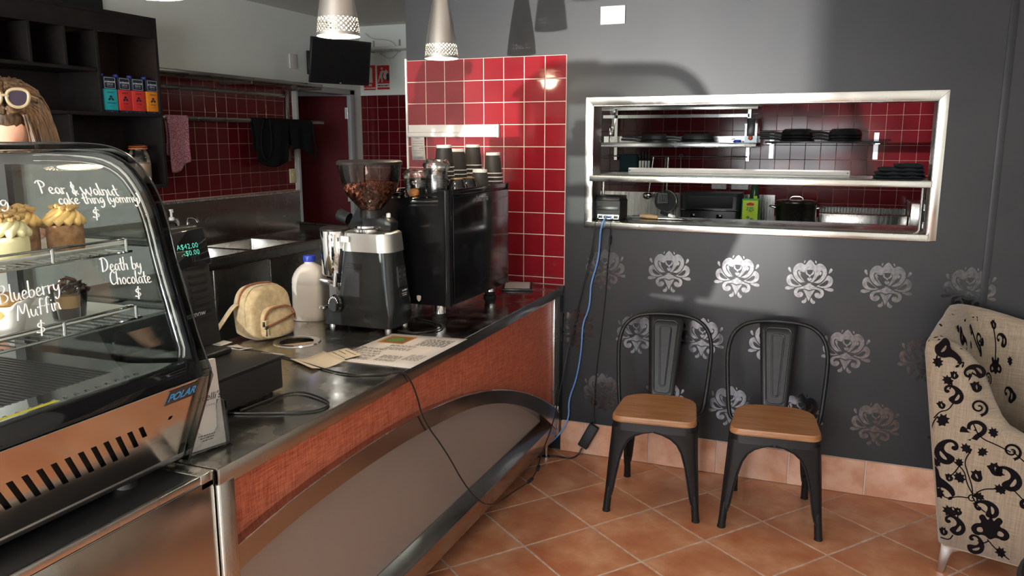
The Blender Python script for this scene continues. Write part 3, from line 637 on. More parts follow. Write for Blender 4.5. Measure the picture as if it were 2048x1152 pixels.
# pattern on the inside of the far wing and back: follow the shell columns
def inner(s, z):      # s = position along the plan 0..N-1
    i = int(s)+15; f = s - int(s)
    def at(c):
        z0, z1 = c[11][2], c[9][2]; k = (z - z0)/(c[10][2]-z0) if z < c[10][2] else None
        if k is not None: a0, a1 = Vector(c[11]), Vector(c[10])
        else: a0, a1 = Vector(c[10]), Vector(c[9]); k = (z-c[10][2])/(z1-c[10][2])
        return a0.lerp(a1, k)
    p = at(outer[i]).lerp(at(outer[i+1]), f); q = at(outer[i+1])-at(outer[i]); nrm = Vector((q.y,-q.x,0)).normalized()
    cen = Vector((.4, AW/2, z)); nrm = nrm if nrm.dot(cen-p) > 0 else -nrm
    return p + nrm*.004
for (con, s0, z0, sz, an, fl) in [(TULIP,19.0,.86,.085,0,1),(LEAF,17.6,.80,.06,.3,1),(PAIS,20.6,.72,.085,0,1),(BUD,22.2,.86,.05,.2,1),(LEAF,21.5,.80,.05,1,1),(CURL,24.2,.80,.09,0,1),(PAIS,24.0,.62,.09,.4,-1),(LEAF,19.2,.62,.06,.6,1),(FLEUR,26.5,.72,.09,0,1),(PAIS,28.5,.60,.08,.3,1),(BUD,26.4,.88,.045,.2,1),(LEAF,18.2,.90,.05,.5,1),(CURL,20.2,.58,.07,.3,1),(BUD,23.0,.70,.05,.2,1),(LEAF,22.6,.62,.05,.9,1),(PAIS,27.4,.82,.07,.4,1),(LEAF,28.4,.74,.05,.3,1),(ROS,25.4,.66,.05,.3,1),(TULIP,23.4,.93,.06,.2,1),(BUD,20.4,.92,.045,.1,1),(TULIP,21.5,.52,.08,.2,1),(LEAF,25,.50,.06,.2,1)]:
    v_, f_ = fill2d(place(con, 0, 0, sz, an, fl)); b_ = MB()
    step = .055
    b_.add([inner(min(max(s0 + p.x/step, 1), N_-18), min(z0 + p.y, .91)) for p in v_], f_)
    b_.build('flocked_flower', M['flock_black'], ac, True, fix=False)
b_ = MB()
for sp_ in [[(17.6,.78),(18.4,.70),(19.2,.62),(20.6,.68)],[(22.2,.88),(23,.82),(24.2,.76)],[(24,.58),(23.2,.52),(22,.5)],[(26.4,.86),(26.6,.80),(26.5,.74)]]:
    b_.tube([inner(s, z) for s, z in smooth_path(sp_, 2)], .0022, 5)
b_.build('flocked_vine', M['flock_black'], ac, True)

for k in range(30):          # dense strokes over the rolled top edge
    i = 20 + int(k*.55); rnd_ = random.Random(k); c0, c1 = outer[i], outer[min(i+1, N_-2)]; a0 = rnd_.choice((5,6,7)); q0 = Vector(c0[a0]).lerp(Vector(c1[a0]), rnd_.random()); q1 = Vector(c0[a0+1]).lerp(Vector(c1[min(a0+2,10)]), rnd_.random())
    MB().tube([q0, q0.lerp(q1,.3)+Vector((0,0,.0015)), q0.lerp(q1,.7)+Vector((0,0,.0015)), q1], [.001,.0042,.0034,.001], 6).build('flocked_stroke', M['flock_black'], ac, True, smooth=60)
# corner of a dark round table near the camera
tb = thing('cafe_table', 'dark round table top, only its rim showing at the lower right corner', 'table', (2.005, -2.06, 0))
MB().lathe([(0,.690),(.33,.690),(.350,.698),(.352,.712),(.344,.720),(0,.722)], (2.005,-2.06,0), 64).build('table_top', M['shelf_laminate'], tb, smooth=40)
MB().lathe([(.025,.02),(.025,.69)], (2.005,-2.06,0), 20).build('column', M['black_powder'], tb, smooth=40)
MB().lathe([(.22,0),(.22,.008),(.04,.022),(.025,.03)], (2.005,-2.06,0), 32).build('foot', M['black_powder'], tb, smooth=40)
# ================================================================== cake display case
dc = thing('display_case', 'curved glass cake display case with price writing on the glass', 'display case', (-.3, -3.0, .8845))
Y1, Y0 = -2.512, -3.46
G = [(-.018,1.145),(-.024,1.175),(-.050,1.27),(-.075,1.36),(-.090,1.435),(-.104,1.482),(-.124,1.520),(-.16,1.561),(-.207,1.585),(-.26,1.594),(-.36,1.597),(-.46,1.597)]
G = [G[0]] + smooth_path(G[1:], 1)
def gnorm(i, P=G):
    a = P[max(i-1,0)]; b = P[min(i+1,len(P)-1)]; dx, dz = b[0]-a[0], b[1]-a[1]; l = math.hypot(dx,dz); return (dz/l, -dx/l)
Gi = [(x-gnorm(i)[0]*.005, z-gnorm(i)[1]*.005) for i, (x, z) in enumerate(G)]
a = MB().grid([[(x, y, z) for x, z in G] for y in (Y0, Y1-.012)]).grid([[(x, y, z) for x, z in Gi] for y in (Y0, Y1-.012)])
a.build('front_glass', M['case_glass'], dc, smooth=60)
# body under the glass: leaning steel panel with slanted vent slots
U = Vector((0,1,0)); V = Vector((.077,0,.189)).normalized(); NV = Vector((V.z,0,-V.x)); O = Vector((-.085,Y0,.917)); PH = .204; PW = Y1-Y0
slots = []
for k in range(26):
    s0 = PW - .135 - k*.0285; t1 = .128; t0 = .062
    lo = .070 if k > 0 else .105; lo = .060 if k > 1 else lo
    if k == 0: pts = [(s0+.055,.128),(s0+.065,.128),(s0+.063,.120),(s0+.053,.120)]; slots.append(pts); continue
    hi = .131; lo = {1:.100,2:.082}.get(k, .068)
    sl = lambda t: s0 + (hi-t)*.62
    pts = [(sl(hi), hi),(sl(hi)+.0125,hi),(sl(lo)+.0125,lo),(sl(lo),lo)]; slots.append(pts)
vs, fs = fill2d([[(0,0),(PW,0),(PW,PH),(0,PH)]] + slots, .001)
MB().add([O + U*p.x + V*p.y + NV*(p.z) for p in vs], fs).build('vent_panel', M['steel_front'], dc)
MB().add([O + U*a_ + V*b_ - NV*.012 for a_, b_ in ((0,.03),(PW,.03),(PW,.17),(0,.17))], [(0,1,2,3)]).build('vent_backing', M['rubber'], dc)
MB().prism([(-.088,.905),(-.080,.918),(-.088,.925),(-.56,.925),(-.56,.905)], (0,Y0,0), (1,0,0), (0,0,1), (0,1,0), PW).build('base_lip', M['alu'], dc, bevel=.002)
MB().prism([(-.010,1.106),(-.019,1.146),(-.045,1.146),(-.045,1.106)], (0,Y0,0), (1,0,0), (0,0,1), (0,1,0), PW).build('front_sill', M['black_gloss'], dc, bevel=.003)
MB().prism([(-.046,1.100),(-.040,1.138),(-.20,1.120),(-.565,1.120),(-.565,1.09)], (0,Y0+.01,0), (1,0,0), (0,0,1), (0,1,0), PW-.03).build('deck', M['black_gloss'], dc)
b = MB()
for k in range(58):
    y = Y1-.10-k*.0135
    if y > Y0+.03: b.box(-.52, -.16, y, y+.004, 1.119, 1.1235)
o = b.build('deck_ribs', M['steel_dark'], dc); o['kind'] = 'stuff'
for k in range(20):
    y = Y1-.125-k*.024
    MB().tube([(-.060-.045*t, y+.016*math.sin(t*PI/2), 1.136-.011*t+.006*math.sin(t*PI)) for t in (0,.25,.5,.75,1)], .0014, 6).build('grille_hoop', M['alu'], dc, smooth=60)
MB().box(-.075, -.052, -2.96, -2.82, 1.1345, 1.1385).build('warning_sticker', M['sticker_yellow'], dc)
MB().box(-.56, -.09, Y0+.01, Y1-.015, .925, 1.09).build('motor_housing', M['black_matte'], dc)
# end frame, end glass and its dark edging
ring_o = [(-.088,.905),(-.010,1.106)] + G + [(-.57,1.597),(-.57,.905)]
ring_i = [(-.12,.95),(-.055,1.106),(-.060,1.15)] + [(x-gnorm(i)[0]*.036, z-gnorm(i)[1]*.036) for i, (x, z) in enumerate(G)][1:] + [(-.535,1.56),(-.535,.95)]
for y in (Y1-.022, Y0):
    vs, fs = fill2d([ring_o, ring_i], .008)
    MB().add([(p.x, y+.01+p.z, p.y) for p in vs], fs).build('end_frame', M['black_gloss'], dc, smooth=30)
    path = [(-.040,1.15)] + [(x-gnorm(i)[0]*.014, z-gnorm(i)[1]*.014) for i, (x, z) in enumerate(G)][1:-1]
    MB().tube([(x, y-.001 if y == Y0 else y+.001, z) for x, z in path], .0035, 6).build('chrome_strip', M['chrome'], dc, smooth=60)
    path = [(-.052,1.15)] + [(x-gnorm(i)[0]*.027, z-gnorm(i)[1]*.027) for i, (x, z) in enumerate(G)][1:-1]
    MB().tube([(x, y+.0005, z) for x, z in path], .0022, 6).build('chrome_strip', M['chrome'], dc, smooth=60)
eo = [(-.072,.900),(.014,1.110),(-.004,1.160)] + [(x+gnorm(i)[0]*.012, z+gnorm(i)[1]*.012) for i, (x, z) in enumerate(G)][2:] + [(-.575,1.609),(-.575,.90)]
MB().prism(eo, (0,Y1,0), (1,0,0), (0,0,1), (0,1,0), .004).build('end_glass', M['end_glass'], dc)
MB().tube([(x, Y1+.002, z) for x, z in smooth_path(eo[:-1], 1)], .0022, 6).build('glass_edge', M['black_gloss'], dc, smooth=60)
MB().box(-.60, -.44, Y0, Y1-.01, 1.590, 1.606).build('roof_rail', M['black_gloss'], dc, bevel=.003)
MB().box(-.578, -.570, Y0, (Y0+Y1)/2+.02, .93, 1.592).build('rear_door', M['end_glass'], dc); MB().box(-.590, -.582, (Y0+Y1)/2+.20, Y1-.02, .93, 1.10).build('rear_door', M['end_glass'], dc)
for x, y in ((-.12,Y1-.13),(-.50,Y1-.13),(-.12,Y0+.12),(-.50,Y0+.12)):
    MB().lathe([(.022,0),(.022,.014),(.014,.0215)], (x,y,.8845), 14).build('foot', M['rubber'], dc, smooth=40)
# badge
bc = O + U*(PW-.062) + V*.182 + NV*.0012; BU = U; BV = V
sk = [(-.044,-.018),(.038,-.018),(.044,.016),(-.038,.016)]
bd = MB().prism(sk, bc, BU, BV, NV, .0015).build('badge', M['steel_dark'], dc)
tv = text2d('POLAR', .026, 'CENTER', .25, .95, .0006)
put2d(MB(), tv, bc - BV*.0095, BU, BV, NV, .0022).build('badge_lettering', M['blue_print'], bd, fix=False)
# wire shelves
def wire_shelf(zf, x0, x1):
    s = MB(); ye, ys = Y1-.035, Y0+.03
    for x in (x0, (x0+x1)/2, x1): s.tube([(x, ys, zf), (x, ye, zf)], .0028, 6)
    s.tube([(x0, ye, zf), (x1, ye, zf)], .0025, 6)
    o = s.build('wire_shelf', M['chrome'], dc, smooth=60)
    n = 0
    b = MB(); y = ye-.012
    while y > ys: b.tube([(x0, y, zf+.003), (x1, y, zf+.003)], .0017, 5); y -= .0235
    b.build('cross_wires', M['chrome'], o, smooth=60)
    MB().tube(smooth_path([(x1-.03, ye-.012, zf+.024),(x1, ye-.012, zf+.028),(x1, ye-.03, zf+.028),(x1, ys, zf+.028)],1), .0028, 6).build('guard_rail', M['chrome'], o, smooth=60)
    for y in (ye-.014, ye-.19, ye-.37, ye-.55): MB().tube([(x1, y, zf), (x1, y, zf+.028)], .004, 8).build('rail_post', M['chrome'], o, smooth=60)
    for y in (ys+.05, ye-.05): MB().box(x0-.045, x0, y-.004, y+.004, zf-.03, zf+.002).build('shelf_bracket', M['steel_dark'], o)
wire_shelf(1.380, -.50, -.150); wire_shelf(1.236, -.50, -.138)
# hand lettering on the curved glass
GL = {
 'P':(.62,[[(.08,0),(.16,.5),(.2,1)],[(-.05,.82),(.15,1),(.42,.98),(.55,.82),(.48,.6),(.3,.5),(.14,.5)]]), 'W':(.85,[[(0,.62),(.05,.2),(.15,.0),(.3,.12),(.36,.55),(.4,.12),(.55,0),(.72,.2),(.78,.62)]]),
 'B':(.7,[[(.1,0),(.1,1)],[(-.02,.85),(.15,1),(.42,.98),(.48,.78),(.35,.58),(.12,.52)],[(.12,.52),(.42,.5),(.6,.3),(.5,.08),(.25,0),(.1,.02)]]), 'M':(.85,[[(.02,0),(.1,.5),(.2,1),(.3,.5),(.4,.3),(.52,.55),(.65,1),(.7,.5),(.76,0)]]),
 'D':(.75,[[(.12,0),(.14,1)],[(-.02,.9),(.2,1.02),(.5,.9),(.65,.6),(.55,.2),(.3,0),(.08,0)]]), 'C':(.6,[[(.52,.85),(.4,1),(.2,.92),(.06,.6),(.08,.2),(.25,0),(.45,.06),(.54,.16)]]),
 'a':(.48,[[(.36,.42),(.2,.5),(.06,.36),(.06,.12),(.18,0),(.32,.1),(.38,.45),(.38,.1),(.46,0)]]), 'b':(.48,[[(.08,1),(.06,.5),(.06,.05),(.2,0),(.38,.1),(.4,.34),(.26,.46),(.08,.36)]]),
 'c':(.42,[[(.36,.42),(.22,.5),(.06,.34),(.06,.12),(.2,0),(.36,.08)]]), 'e':(.45,[[(.08,.22),(.34,.3),(.32,.46),(.18,.5),(.06,.32),(.08,.08),(.24,0),(.42,.1)]]), 'f':(.42,[[(.42,.9),(.3,1),(.2,.85),(.18,.4),(.14,0)],[(0,.48),(.34,.5)]]),
 'g':(.46,[[(.36,.44),(.2,.5),(.06,.34),(.1,.08),(.26,.06),(.38,.44),(.4,0),(.3,-.34),(.12,-.4),(.02,-.26)]]), 'h':(.48,[[(.08,1),(.06,0)],[(.06,.3),(.2,.48),(.34,.44),(.36,.2),(.38,0)]]), 'i':(.2,[[(.08,.5),(.08,.1),(.16,0)],[(.07,.70),(.1,.72)]]),
 'k':(.46,[[(.08,1),(.06,0)],[(.36,.5),(.08,.26),(.2,.2),(.4,0)]]), 'l':(.24,[[(.08,1),(.06,.4),(.08,.05),(.2,0)]]), 'm':(.7,[[(.04,.5),(.06,0)],[(.06,.34),(.18,.48),(.28,.4),(.3,0)],[(.3,.34),(.42,.48),(.54,.4),(.58,0)]]),
 'n':(.48,[[(.05,.5),(.06,0)],[(.06,.32),(.2,.48),(.34,.42),(.36,.12),(.42,0)]]), 'o':(.46,[[(.22,.5),(.06,.34),(.08,.08),(.24,0),(.38,.14),(.36,.38),(.22,.5)]]), 'p':(.46,[[(.06,.5),(.06,-.4)],[(.06,.34),(.2,.48),(.36,.36),(.34,.12),(.18,.02),(.06,.12)]]),
 'r':(.38,[[(.06,.5),(.07,0)],[(.07,.3),(.16,.46),(.32,.46)]]), 't':(.36,[[(.18,.9),(.16,.3),(.2,.05),(.32,0)],[(0,.5),(.36,.54)]]), 'u':(.48,[[(.05,.5),(.05,.14),(.16,0),(.3,.1),(.36,.5),(.36,.1),(.44,0)]]), 'y':(.46,[[(.04,.5),(.06,.2),(.18,.1),(.34,.24),(.38,.5),(.38,.0),(.28,-.36),(.12,-.38),(.04,-.24)]]),
 '&':(.5,[[(.45,0),(.15,.55),(.2,.8),(.36,.78),(.34,.55),(.1,.3),(.1,.06),(.26,0),(.46,.3)],[(.3,1.0),(.22,-.12)]]), '$':(.5,[[(.42,.62),(.3,.74),(.12,.66),(.14,.46),(.36,.34),(.4,.14),(.22,.02),(.04,.12)],[(.30,.92),(.22,-.2)]]), '(':(.26,[[(.22,.9),(.08,.5),(.1,.1),(.2,-.1)]]), ')':(.26,[[(.04,.9),(.18,.5),(.14,.1),(.02,-.1)]]), ' ':(.32,[])}
def glass_pt(y, z, off=.0018):
    for (a_, b_) in zip(G[:-1], G[1:]):
        if a_[1] <= z <= b_[1]:
            k = (z-a_[1])/(b_[1]-a_[1]); x = a_[0]+(b_[0]-a_[0])*k; dx, dz = b_[0]-a_[0], b_[1]-a_[1]; l = math.hypot(dx,dz)
            return (x+dz/l*off, y, z-dx/l*off)
    return (G[-1][0], y, z)
def write(txt, y0, z0, y1, z1, h, r=.00125):
    tot = sum(GL[c][0] for c in txt); b = MB(); L = y1-y0; k = L/tot; cur = 0
    for c in txt:
        w, st = GL[c]
        for s in st:
            pts = []
            for (u, v) in smooth_path(s, 2):
                t = (cur+u)/tot; pts.append(glass_pt(y0+L*t+v*h*.12, z0+(z1-z0)*t+v*h))
            b.tube(pts, r, 6)
        cur += w
    b.build('price_writing', M['marker_white'], dc, smooth=60)
write('Pear & Walnut', -2.768, 1.517, -2.600, 1.502, .023); write('cake thing (yommy)', -2.742, 1.495, -2.553, 1.486, .021); write('$', -2.682, 1.464, -2.662, 1.464, .022)
write('Death by', -2.694, 1.362, -2.598, 1.353, .026); write('Chocolate', -2.682, 1.334, -2.583, 1.322, .026); write('$', -2.634, 1.300, -2.615, 1.300, .022)
write('Blueberry', -2.911, 1.338, -2.792, 1.340, .030); write('Muffin', -2.888, 1.305, -2.800, 1.309, .028); write('$', -2.862, 1.276, -2.840, 1.276, .024)
write('orange', -2.958, 1.528, -2.852, 1.528, .022); write('thing', -2.914, 1.503, -2.840, 1.499, .021)

# platters and cakes
def platter(y0, y1, z, label):
    t = thing('platter', label, 'platter', (-.31, (y0+y1)/2, z), group='white platters in the display case')
    rows = []
    for k, dz in ((.80,.004),(.86,.004),(.97,.012),(1.0,.013),(1.0,.010),(.86,.0),(.8,.0)):
        rr = []
        for cx, cy, a0 in ((.125,(y1-y0)/2-.03,0),(-.125,(y1-y0)/2-.03,.5*PI),(-.125,-(y1-y0)/2+.03,PI),(.125,-(y1-y0)/2+.03,1.5*PI)):
            for i in range(5):
                a_ = a0+.5*PI*i/4; rr.append(((cx+.03*math.cos(a_))*k, (cy+.03*math.sin(a_))*k, dz))
        rows.append(rr)
    n = len(rows[0]); b = MB().grid(rows, True); b.add(rows[0], [tuple(range(n))]); b.add(rows[-1], [tuple(range(n))])
    b.build('dish', M['white_ceramic'], t, True, smooth=50); MB().lathe([(.06,-.001),(.06,.001)], (0,0,0), 16, sx=1.4, sy=2).build('foot_rim', M['white_ceramic'], t, True)
    return t
platter(-2.99, -2.535, 1.3868, 'white platter of iced cakes on the upper wire shelf'); platter(-3.00, -2.540, 1.2428, 'white platter with muffin and chocolate dessert on the lower wire shelf')
def iced_cake(x, y, z, label, icing, r=.035, h=.052, base='sponge', seed=1):
    rnd = random.Random(seed); t = thing('iced_cake', label, 'cake', (x, y, z), group='iced cakes on the upper platter')
    MB().lathe([(r*.96,0),(r*1.0,.003),(r*1.02,h*.6),(r*1.0,h-.003),(r*.95,h)], (0,0,0), 28).build('sponge_base', M[base], t, True, smooth=40)
    b = MB()                    # piped swirl: fluted ropes
    for k in range(11):
        a0 = 2*PI*k/11; pts = []
        for j in range(9):
            u = j/8; rr = r*(1.02-.75*u); a_ = a0+u*1.5; pts.append((rr*math.cos(a_), rr*math.sin(a_), h+.004+.026*math.sin(u*1.5)))
        b.tube(pts, [.0085*(1-.35*j/8) for j in range(9)], 7)
    b.ball((0,0,h+.018), r*.55, 12, 6, (1,1,.5)); b.build('icing', M[icing], t, True, smooth=180)
    b = MB()
    for k in range(46):
        rr = r*.8*math.sqrt(rnd.random()); a_ = rnd.uniform(0,2*PI); s = rnd.uniform(.003,.0075)
        b.ball((rr*math.cos(a_), rr*math.sin(a_), h+.041-.35*rr*rr/r), s, 6, 4, (1, rnd.uniform(.7,1.2), .8))
    b.build('crumble_topping', M['crumble'], t, True, smooth=30)
    return t
ZT = 1.3910
iced_cake(-.235, -2.635, ZT, 'brown sponge cake with yellow swirl, rightmost on the upper platter', 'icing', seed=3)
iced_cake(-.285, -2.698, ZT, 'brown sponge cake with yellow swirl, second from right on the upper platter', 'icing', seed=4)
iced_cake(-.375, -2.765, ZT, 'iced cake with crumble, partly hidden behind the pale cake', 'icing', seed=6)
iced_cake(-.205, -2.785, ZT, 'pale cream cake with white topping at the left edge of the upper platter', 'icing_pale', .037, .045, 'icing_pale', seed=5)
iced_cake(-.30, -2.86, ZT, 'pale cream cake beyond the left edge of the upper platter', 'icing_pale', .037, .045, 'icing_pale', seed=8)
ZL = 1.2470
cp = thing('chocolate_dessert', 'layered chocolate dessert in a clear cup on the lower platter', 'dessert', (-.225, -2.652, ZL))
MB().lathe([(.031,0),(.038,.062),(.0395,.062),(.0395,.064),(.037,.064),(.030,.002),(0,.002)], (0,0,0), 28, cap=False).build('clear_cup', M['clear_plastic'], cp, True, smooth=40)
MB().lathe([(.029,.003),(.032,.026),(0,.026)], (0,0,0), 24).build('chocolate_layer', M['choc'], cp, True, smooth=40); MB().lathe([(.032,.026),(.0355,.052),(0,.054)], (0,0,0), 24).build('caramel_layer', M['caramel'], cp, True, smooth=40)
b = MB(); rnd = random.Random(9)
for k in range(40):
    rr = .036*math.sqrt(rnd.random()); a_ = rnd.uniform(0,2*PI); d = Vector((rnd.uniform(-1,1),rnd.uniform(-1,1),rnd.uniform(-.3,.6))).normalized()
    c = Vector((rr*math.cos(a_), rr*math.sin(a_), .060+rnd.uniform(0,.028)*(1-rr/.045))); s = d.orthogonal().normalized()
    b.obox(c, d*rnd.uniform(.006,.013), s*rnd.uniform(.003,.006), d.cross(s)*.0012)
b.build('chocolate_shards', M['choc'], cp, True)
mf_ = thing('blueberry_muffin', 'golden muffin in white paper at the left edge of the lower platter', 'muffin', (-.20, -2.815, ZL))
MB().lathe([(.028,0),(.036,.035),(.045,.048),(.046,.058),(.036,.074),(.018,.084),(0,.086)], (0,0,0), 24).build('muffin_top', M['muffin'], mf_, True, smooth=60)
rows = []
for z, r_ in ((0,.030),(.03,.040),(.055,.050),(.066,.060)):
    rows.append([((r_+(.010*math.cos(4*2*PI*i/32)+.003*math.sin(9*2*PI*i/32))*z/.066)*math.cos(2*PI*i/32), (r_+.010*math.cos(4*2*PI*i/32)*z/.066)*math.sin(2*PI*i/32), z+.012*max(0,math.cos(4*2*PI*i/32))*z/.066) for i in range(32)])
MB().grid(rows, True).build('paper_case', M['paper'], mf_, True, smooth=60, solid=.0008)
# ================================================================== things on the counter
def frame(o, u, v): return Vector(o), Vector(u), Vector(v)
def lines(mb, o, u, v, rows, n=None, lift=.0004, seed=1, gap=.25):
    """small print: rows of (start, end, t, height) as short word bars in the frame o,u,v"""
    rnd = random.Random(seed); nn = Vector(u).cross(Vector(v)).normalized() if n is None else Vector(n)
    for s0, s1, t, hgt in rows:
        s = s0
        while s < s1:
            w_ = min(rnd.uniform(.6, 2.4)*hgt*1.6, s1-s)
            p = Vector(o)+nn*lift
            mb.add([p+Vector(u)*s+Vector(v)*t, p+Vector(u)*(s+w_)+Vector(v)*t, p+Vector(u)*(s+w_)+Vector(v)*(t+hgt), p+Vector(u)*s+Vector(v)*(t+hgt)], [(0,1,2,3)]); s += w_ + hgt*.7
    return mb
# brochure holder and flyers
bh = thing('brochure_holder', 'clear acrylic stand of white flyers at the counter corner', 'brochure holder', (-.105,-2.418,ZC), math.radians(-16))
# local: +x towards the customer, width along y
MB().box(-.045,.022,-.054,.054,0,.004).build('base_plate', M['clear_plastic'], bh, True)
MB().prism([(-.034,.004),(-.030,.004),(-.052,.20),(-.056,.20)], (0,-.054,0), (1,0,0), (0,0,1), (0,1,0), .108).build('back_plate', M['clear_plastic'], bh, True)
fc = [(-.054,0),(.054,0),(.054,.105),(.050,.112),(.034,.114),(.030,.100),(.026,.050),(.014,.036),(-.014,.036),(-.026,.050),(-.030,.100),(-.034,.114),(-.050,.112),(-.054,.105)]
MB().prism(fc, (.012,0,.004), (0,1,0), (-.11,0,.994), (1,0,.11), .0025).build('front_lip', M['clear_plastic'], bh, True, bevel=.0006)
for s in (-1, 1): MB().prism([(-.030,.004),(.014,.004),(.004,.110),(-.042,.110)], (0,.054*s-.0015,0), (1,0,0), (0,0,1), (0,1,0), .003).build('side_plate', M['clear_plastic'], bh, True)
fl = thing('flyer_stack', 'stack of white flyers with black script in the acrylic stand', 'flyers', (-.105,-2.418,ZC+.006), math.radians(-16))
FO, FU, FV = Vector((.004,-.049,.0)), Vector((0,1,0)), Vector((-.11,0,.994)); FN = FU.cross(FV).normalized()
MB().prism([(0,0),(.098,0),(.098,.207),(0,.207)], FO-FN*.014, FU, FV, FN, .014).build('paper', M['paper'], fl, True)
b = put2d(MB(), text2d("Botticelli's", .0245, 'CENTER', .35), FO+FU*.049+FV*.112, FU, FV, FN, .0006)
put2d(b, text2d('KITCHEN', .0065, 'CENTER', 0, 1.6), FO+FU*.062+FV*.098, FU, FV, FN, .0006)
lines(b, FO, FU, FV, [(.028,.072,.030,.0022),(.032,.068,.024,.0022),(.034,.066,.018,.0022),(.030,.085,.186,.003),(.036,.080,.176,.002),(.034,.082,.170,.002)], FN, .0006)
b.build('print', M['ink'], fl, True, fix=False)

# cash drawer and point-of-sale terminal
cd = thing('cash_drawer', 'black metal cash drawer on the counter behind the flyers', 'cash drawer', (-.41,-2.185,ZC))
MB().box(-.60,-.226,-2.40,-1.972,.896,.990).build('case', M['black_satin'], cd, bevel=.002)
MB().box(-.226,-.2235,-2.395,-1.977,.900,.984).build('drawer_front', M['black_matte'], cd, bevel=.001)
MB().box(-.61,-.222,-2.405,-1.968,.990,.994).build('top_plate', M['black_satin'], cd, bevel=.001)
for x in (-.26,-.57):
    for y in (-2.36,-2.00): MB().lathe([(.014,0),(.016,.010)], (x,y,ZC), 12).build('foot', M['rubber'], cd, smooth=40)
ps = thing('pos_terminal', 'black point of sale terminal with green customer display', 'till', (-.50,-2.10,.994))
MB().box(-.60,-.38,-2.20,-2.00,.994,1.012).build('stand_base', M['black_satin'], ps, bevel=.006)
MB().prism([(-.52,1.012),(-.45,1.012),(-.485,1.30),(-.53,1.30)], (0,-2.135,0), (1,0,0), (0,0,1), (0,1,0), .17).build('stand_neck', M['black_matte'], ps, bevel=.004)
for k in range(8): MB().box(-.4805+.0050*(7-k)*.6,-.4770+.0050*(7-k)*.6,-2.055,-1.985,1.10+.02*k,1.108+.02*k).build('vent_louvre', M['rubber'], ps)
MB().prism([(-.535,1.10),(-.505,1.10),(-.555,1.36),(-.585,1.36)], (0,-2.26,0), (1,0,0), (0,0,1), (0,1,0), .34).build('touch_screen', M['black_satin'], ps, bevel=.005)
DU = Vector((.05,.9987,0)).normalized(); DV = Vector((-.22,0,.975)); DN = DU.cross(DV).normalized(); DO = Vector((-.478,-2.125,1.245))
MB().prism([(0,0),(.165,.006),(.165,.118),(0,.108)], DO-DN*.018, DU, DV, DN, .018).build('customer_display', M['black_gloss'], ps, bevel=.003)
b = put2d(MB(), text2d('A$42.00', .0215, 'RIGHT', 0, 1.1), DO+DU*.128+DV*.060, DU, DV, DN, .001); put2d(b, text2d('A$0.00', .0215, 'RIGHT', 0, 1.1), DO+DU*.128+DV*.040, DU, DV, DN, .001)
b.build('display_digits', M['led_green'], ps, fix=False)
NU = Vector((0,1,0)); NVv = Vector((-.035,0,.288)).normalized(); NNn = NU.cross(NVv).normalized()
put2d(MB(), text2d('eposnow', .026, 'CENTER', .15), Vector((-.462,-2.06,1.105)), NU, NVv, NNn, .002).build('logo', M['grey_label'], ps, fix=False)

# canvas bag
bag = thing('canvas_bag', 'small beige canvas backpack with brown zips on the counter', 'bag', (-.700,-1.470,ZC), math.radians(-16))
def archp(w_, h_, n=14, sq=.62):     # rounded-top outline, (y, z)
    pts = [(-w_/2*.97,0),(w_/2*.97,0),(w_/2,h_*.25)]
    for i in range(n+1):
        a_ = PI*i/n; c_, s_ = math.cos(a_), math.sin(a_); pts.append((w_/2*math.copysign(abs(c_)**sq, c_), h_*.50+h_*.50*abs(s_)**.85))
    pts.append((-w_/2,h_*.25)); return pts
A = archp(.185,.203); rows = []
for x, k in ((-.056,.80),(-.058,.93),(-.046,1.0),(-.01,1.02),(.03,1.015),(.050,.985),(.060,.93),(.060,.80)):
    rows.append([(x + (.010*(1-(z/.2))), y*k, .101+(z-.101)*k + (.020*(1-k) if z < .02 else 0)) for y, z in A])
n = len(A); b = MB().grid(rows, True); b.add(rows[0], [tuple(range(n))]); b.add(rows[-1], [tuple(range(n))])
for p in b.v:
    p.x += .004*math.sin(p.z*55+p.y*30); p.y += .003*math.sin(p.z*70+p.x*40); p.z = max(p.z-.0, .0005)
b.build('body', M['canvas'], bag, True, subdiv=1)
A2 = archp(.135,.118); rows = []
for x, k in ((.052,1.02),(.066,1.0),(.080,.96),(.088,.86),(.090,.6)): rows.append([(x+.010*(1-z/.12), .012+y*k, .012+.059+(z-.059)*k) for y, z in A2])
n = len(A2); b = MB().grid(rows, True); b.add(rows[-1], [tuple(range(n))]); b.build('front_pocket', M['canvas'], bag, True, subdiv=1)
zp = [(.084+.006, .012+y*.985, .072+(z-.059)*.97) for y, z in A2[3:-2]]
MB().tube(zp, .0042, 6).build('pocket_zip', M['zip_tape'], bag, True, smooth=60)
MB().tube(smooth_path([(.094,-.052,.062),(.099,-.01,.073),(.099,.04,.086),(.092,.074,.096)],1), .0042, 6).build('pocket_zip', M['zip_tape'], bag, True, smooth=60)
MB().tube([(-.012+.010*(1-z/.2), y*1.025, .1015+(z-.101)*1.03) for y, z in A[3:-2]], .0050, 6).build('main_zip', M['zip_tape'], bag, True, smooth=60)
MB().tube([(.024+.010*(1-z/.2), y*1.018, .1015+(z-.101)*1.022) for y, z in A[2:]], .0022, 6).build('seam', M['canvas'], bag, True, smooth=60)
MB().box(.096,.101,-.060,-.048,.056,.068).box(.097,.100,-.056,-.051,.030,.056).build('zip_pull', M['zip_metal'], bag, True, bevel=.001); MB().box(.092,.097,-.066,-.057,.066,.084).build('zip_pull', M['zip_metal'], bag, True, bevel=.001)
sp_ = smooth_path([(-.02,-.092,.140),(-.022,-.112,.130),(-.035,-.155,.070),(-.045,-.20,.015),(-.06,-.235,.003),(-.10,-.24,.003)],2)
rows = [[(x-.016, y+.004, z), (x+.016, y-.002, z+.0005)] for x, y, z in sp_]
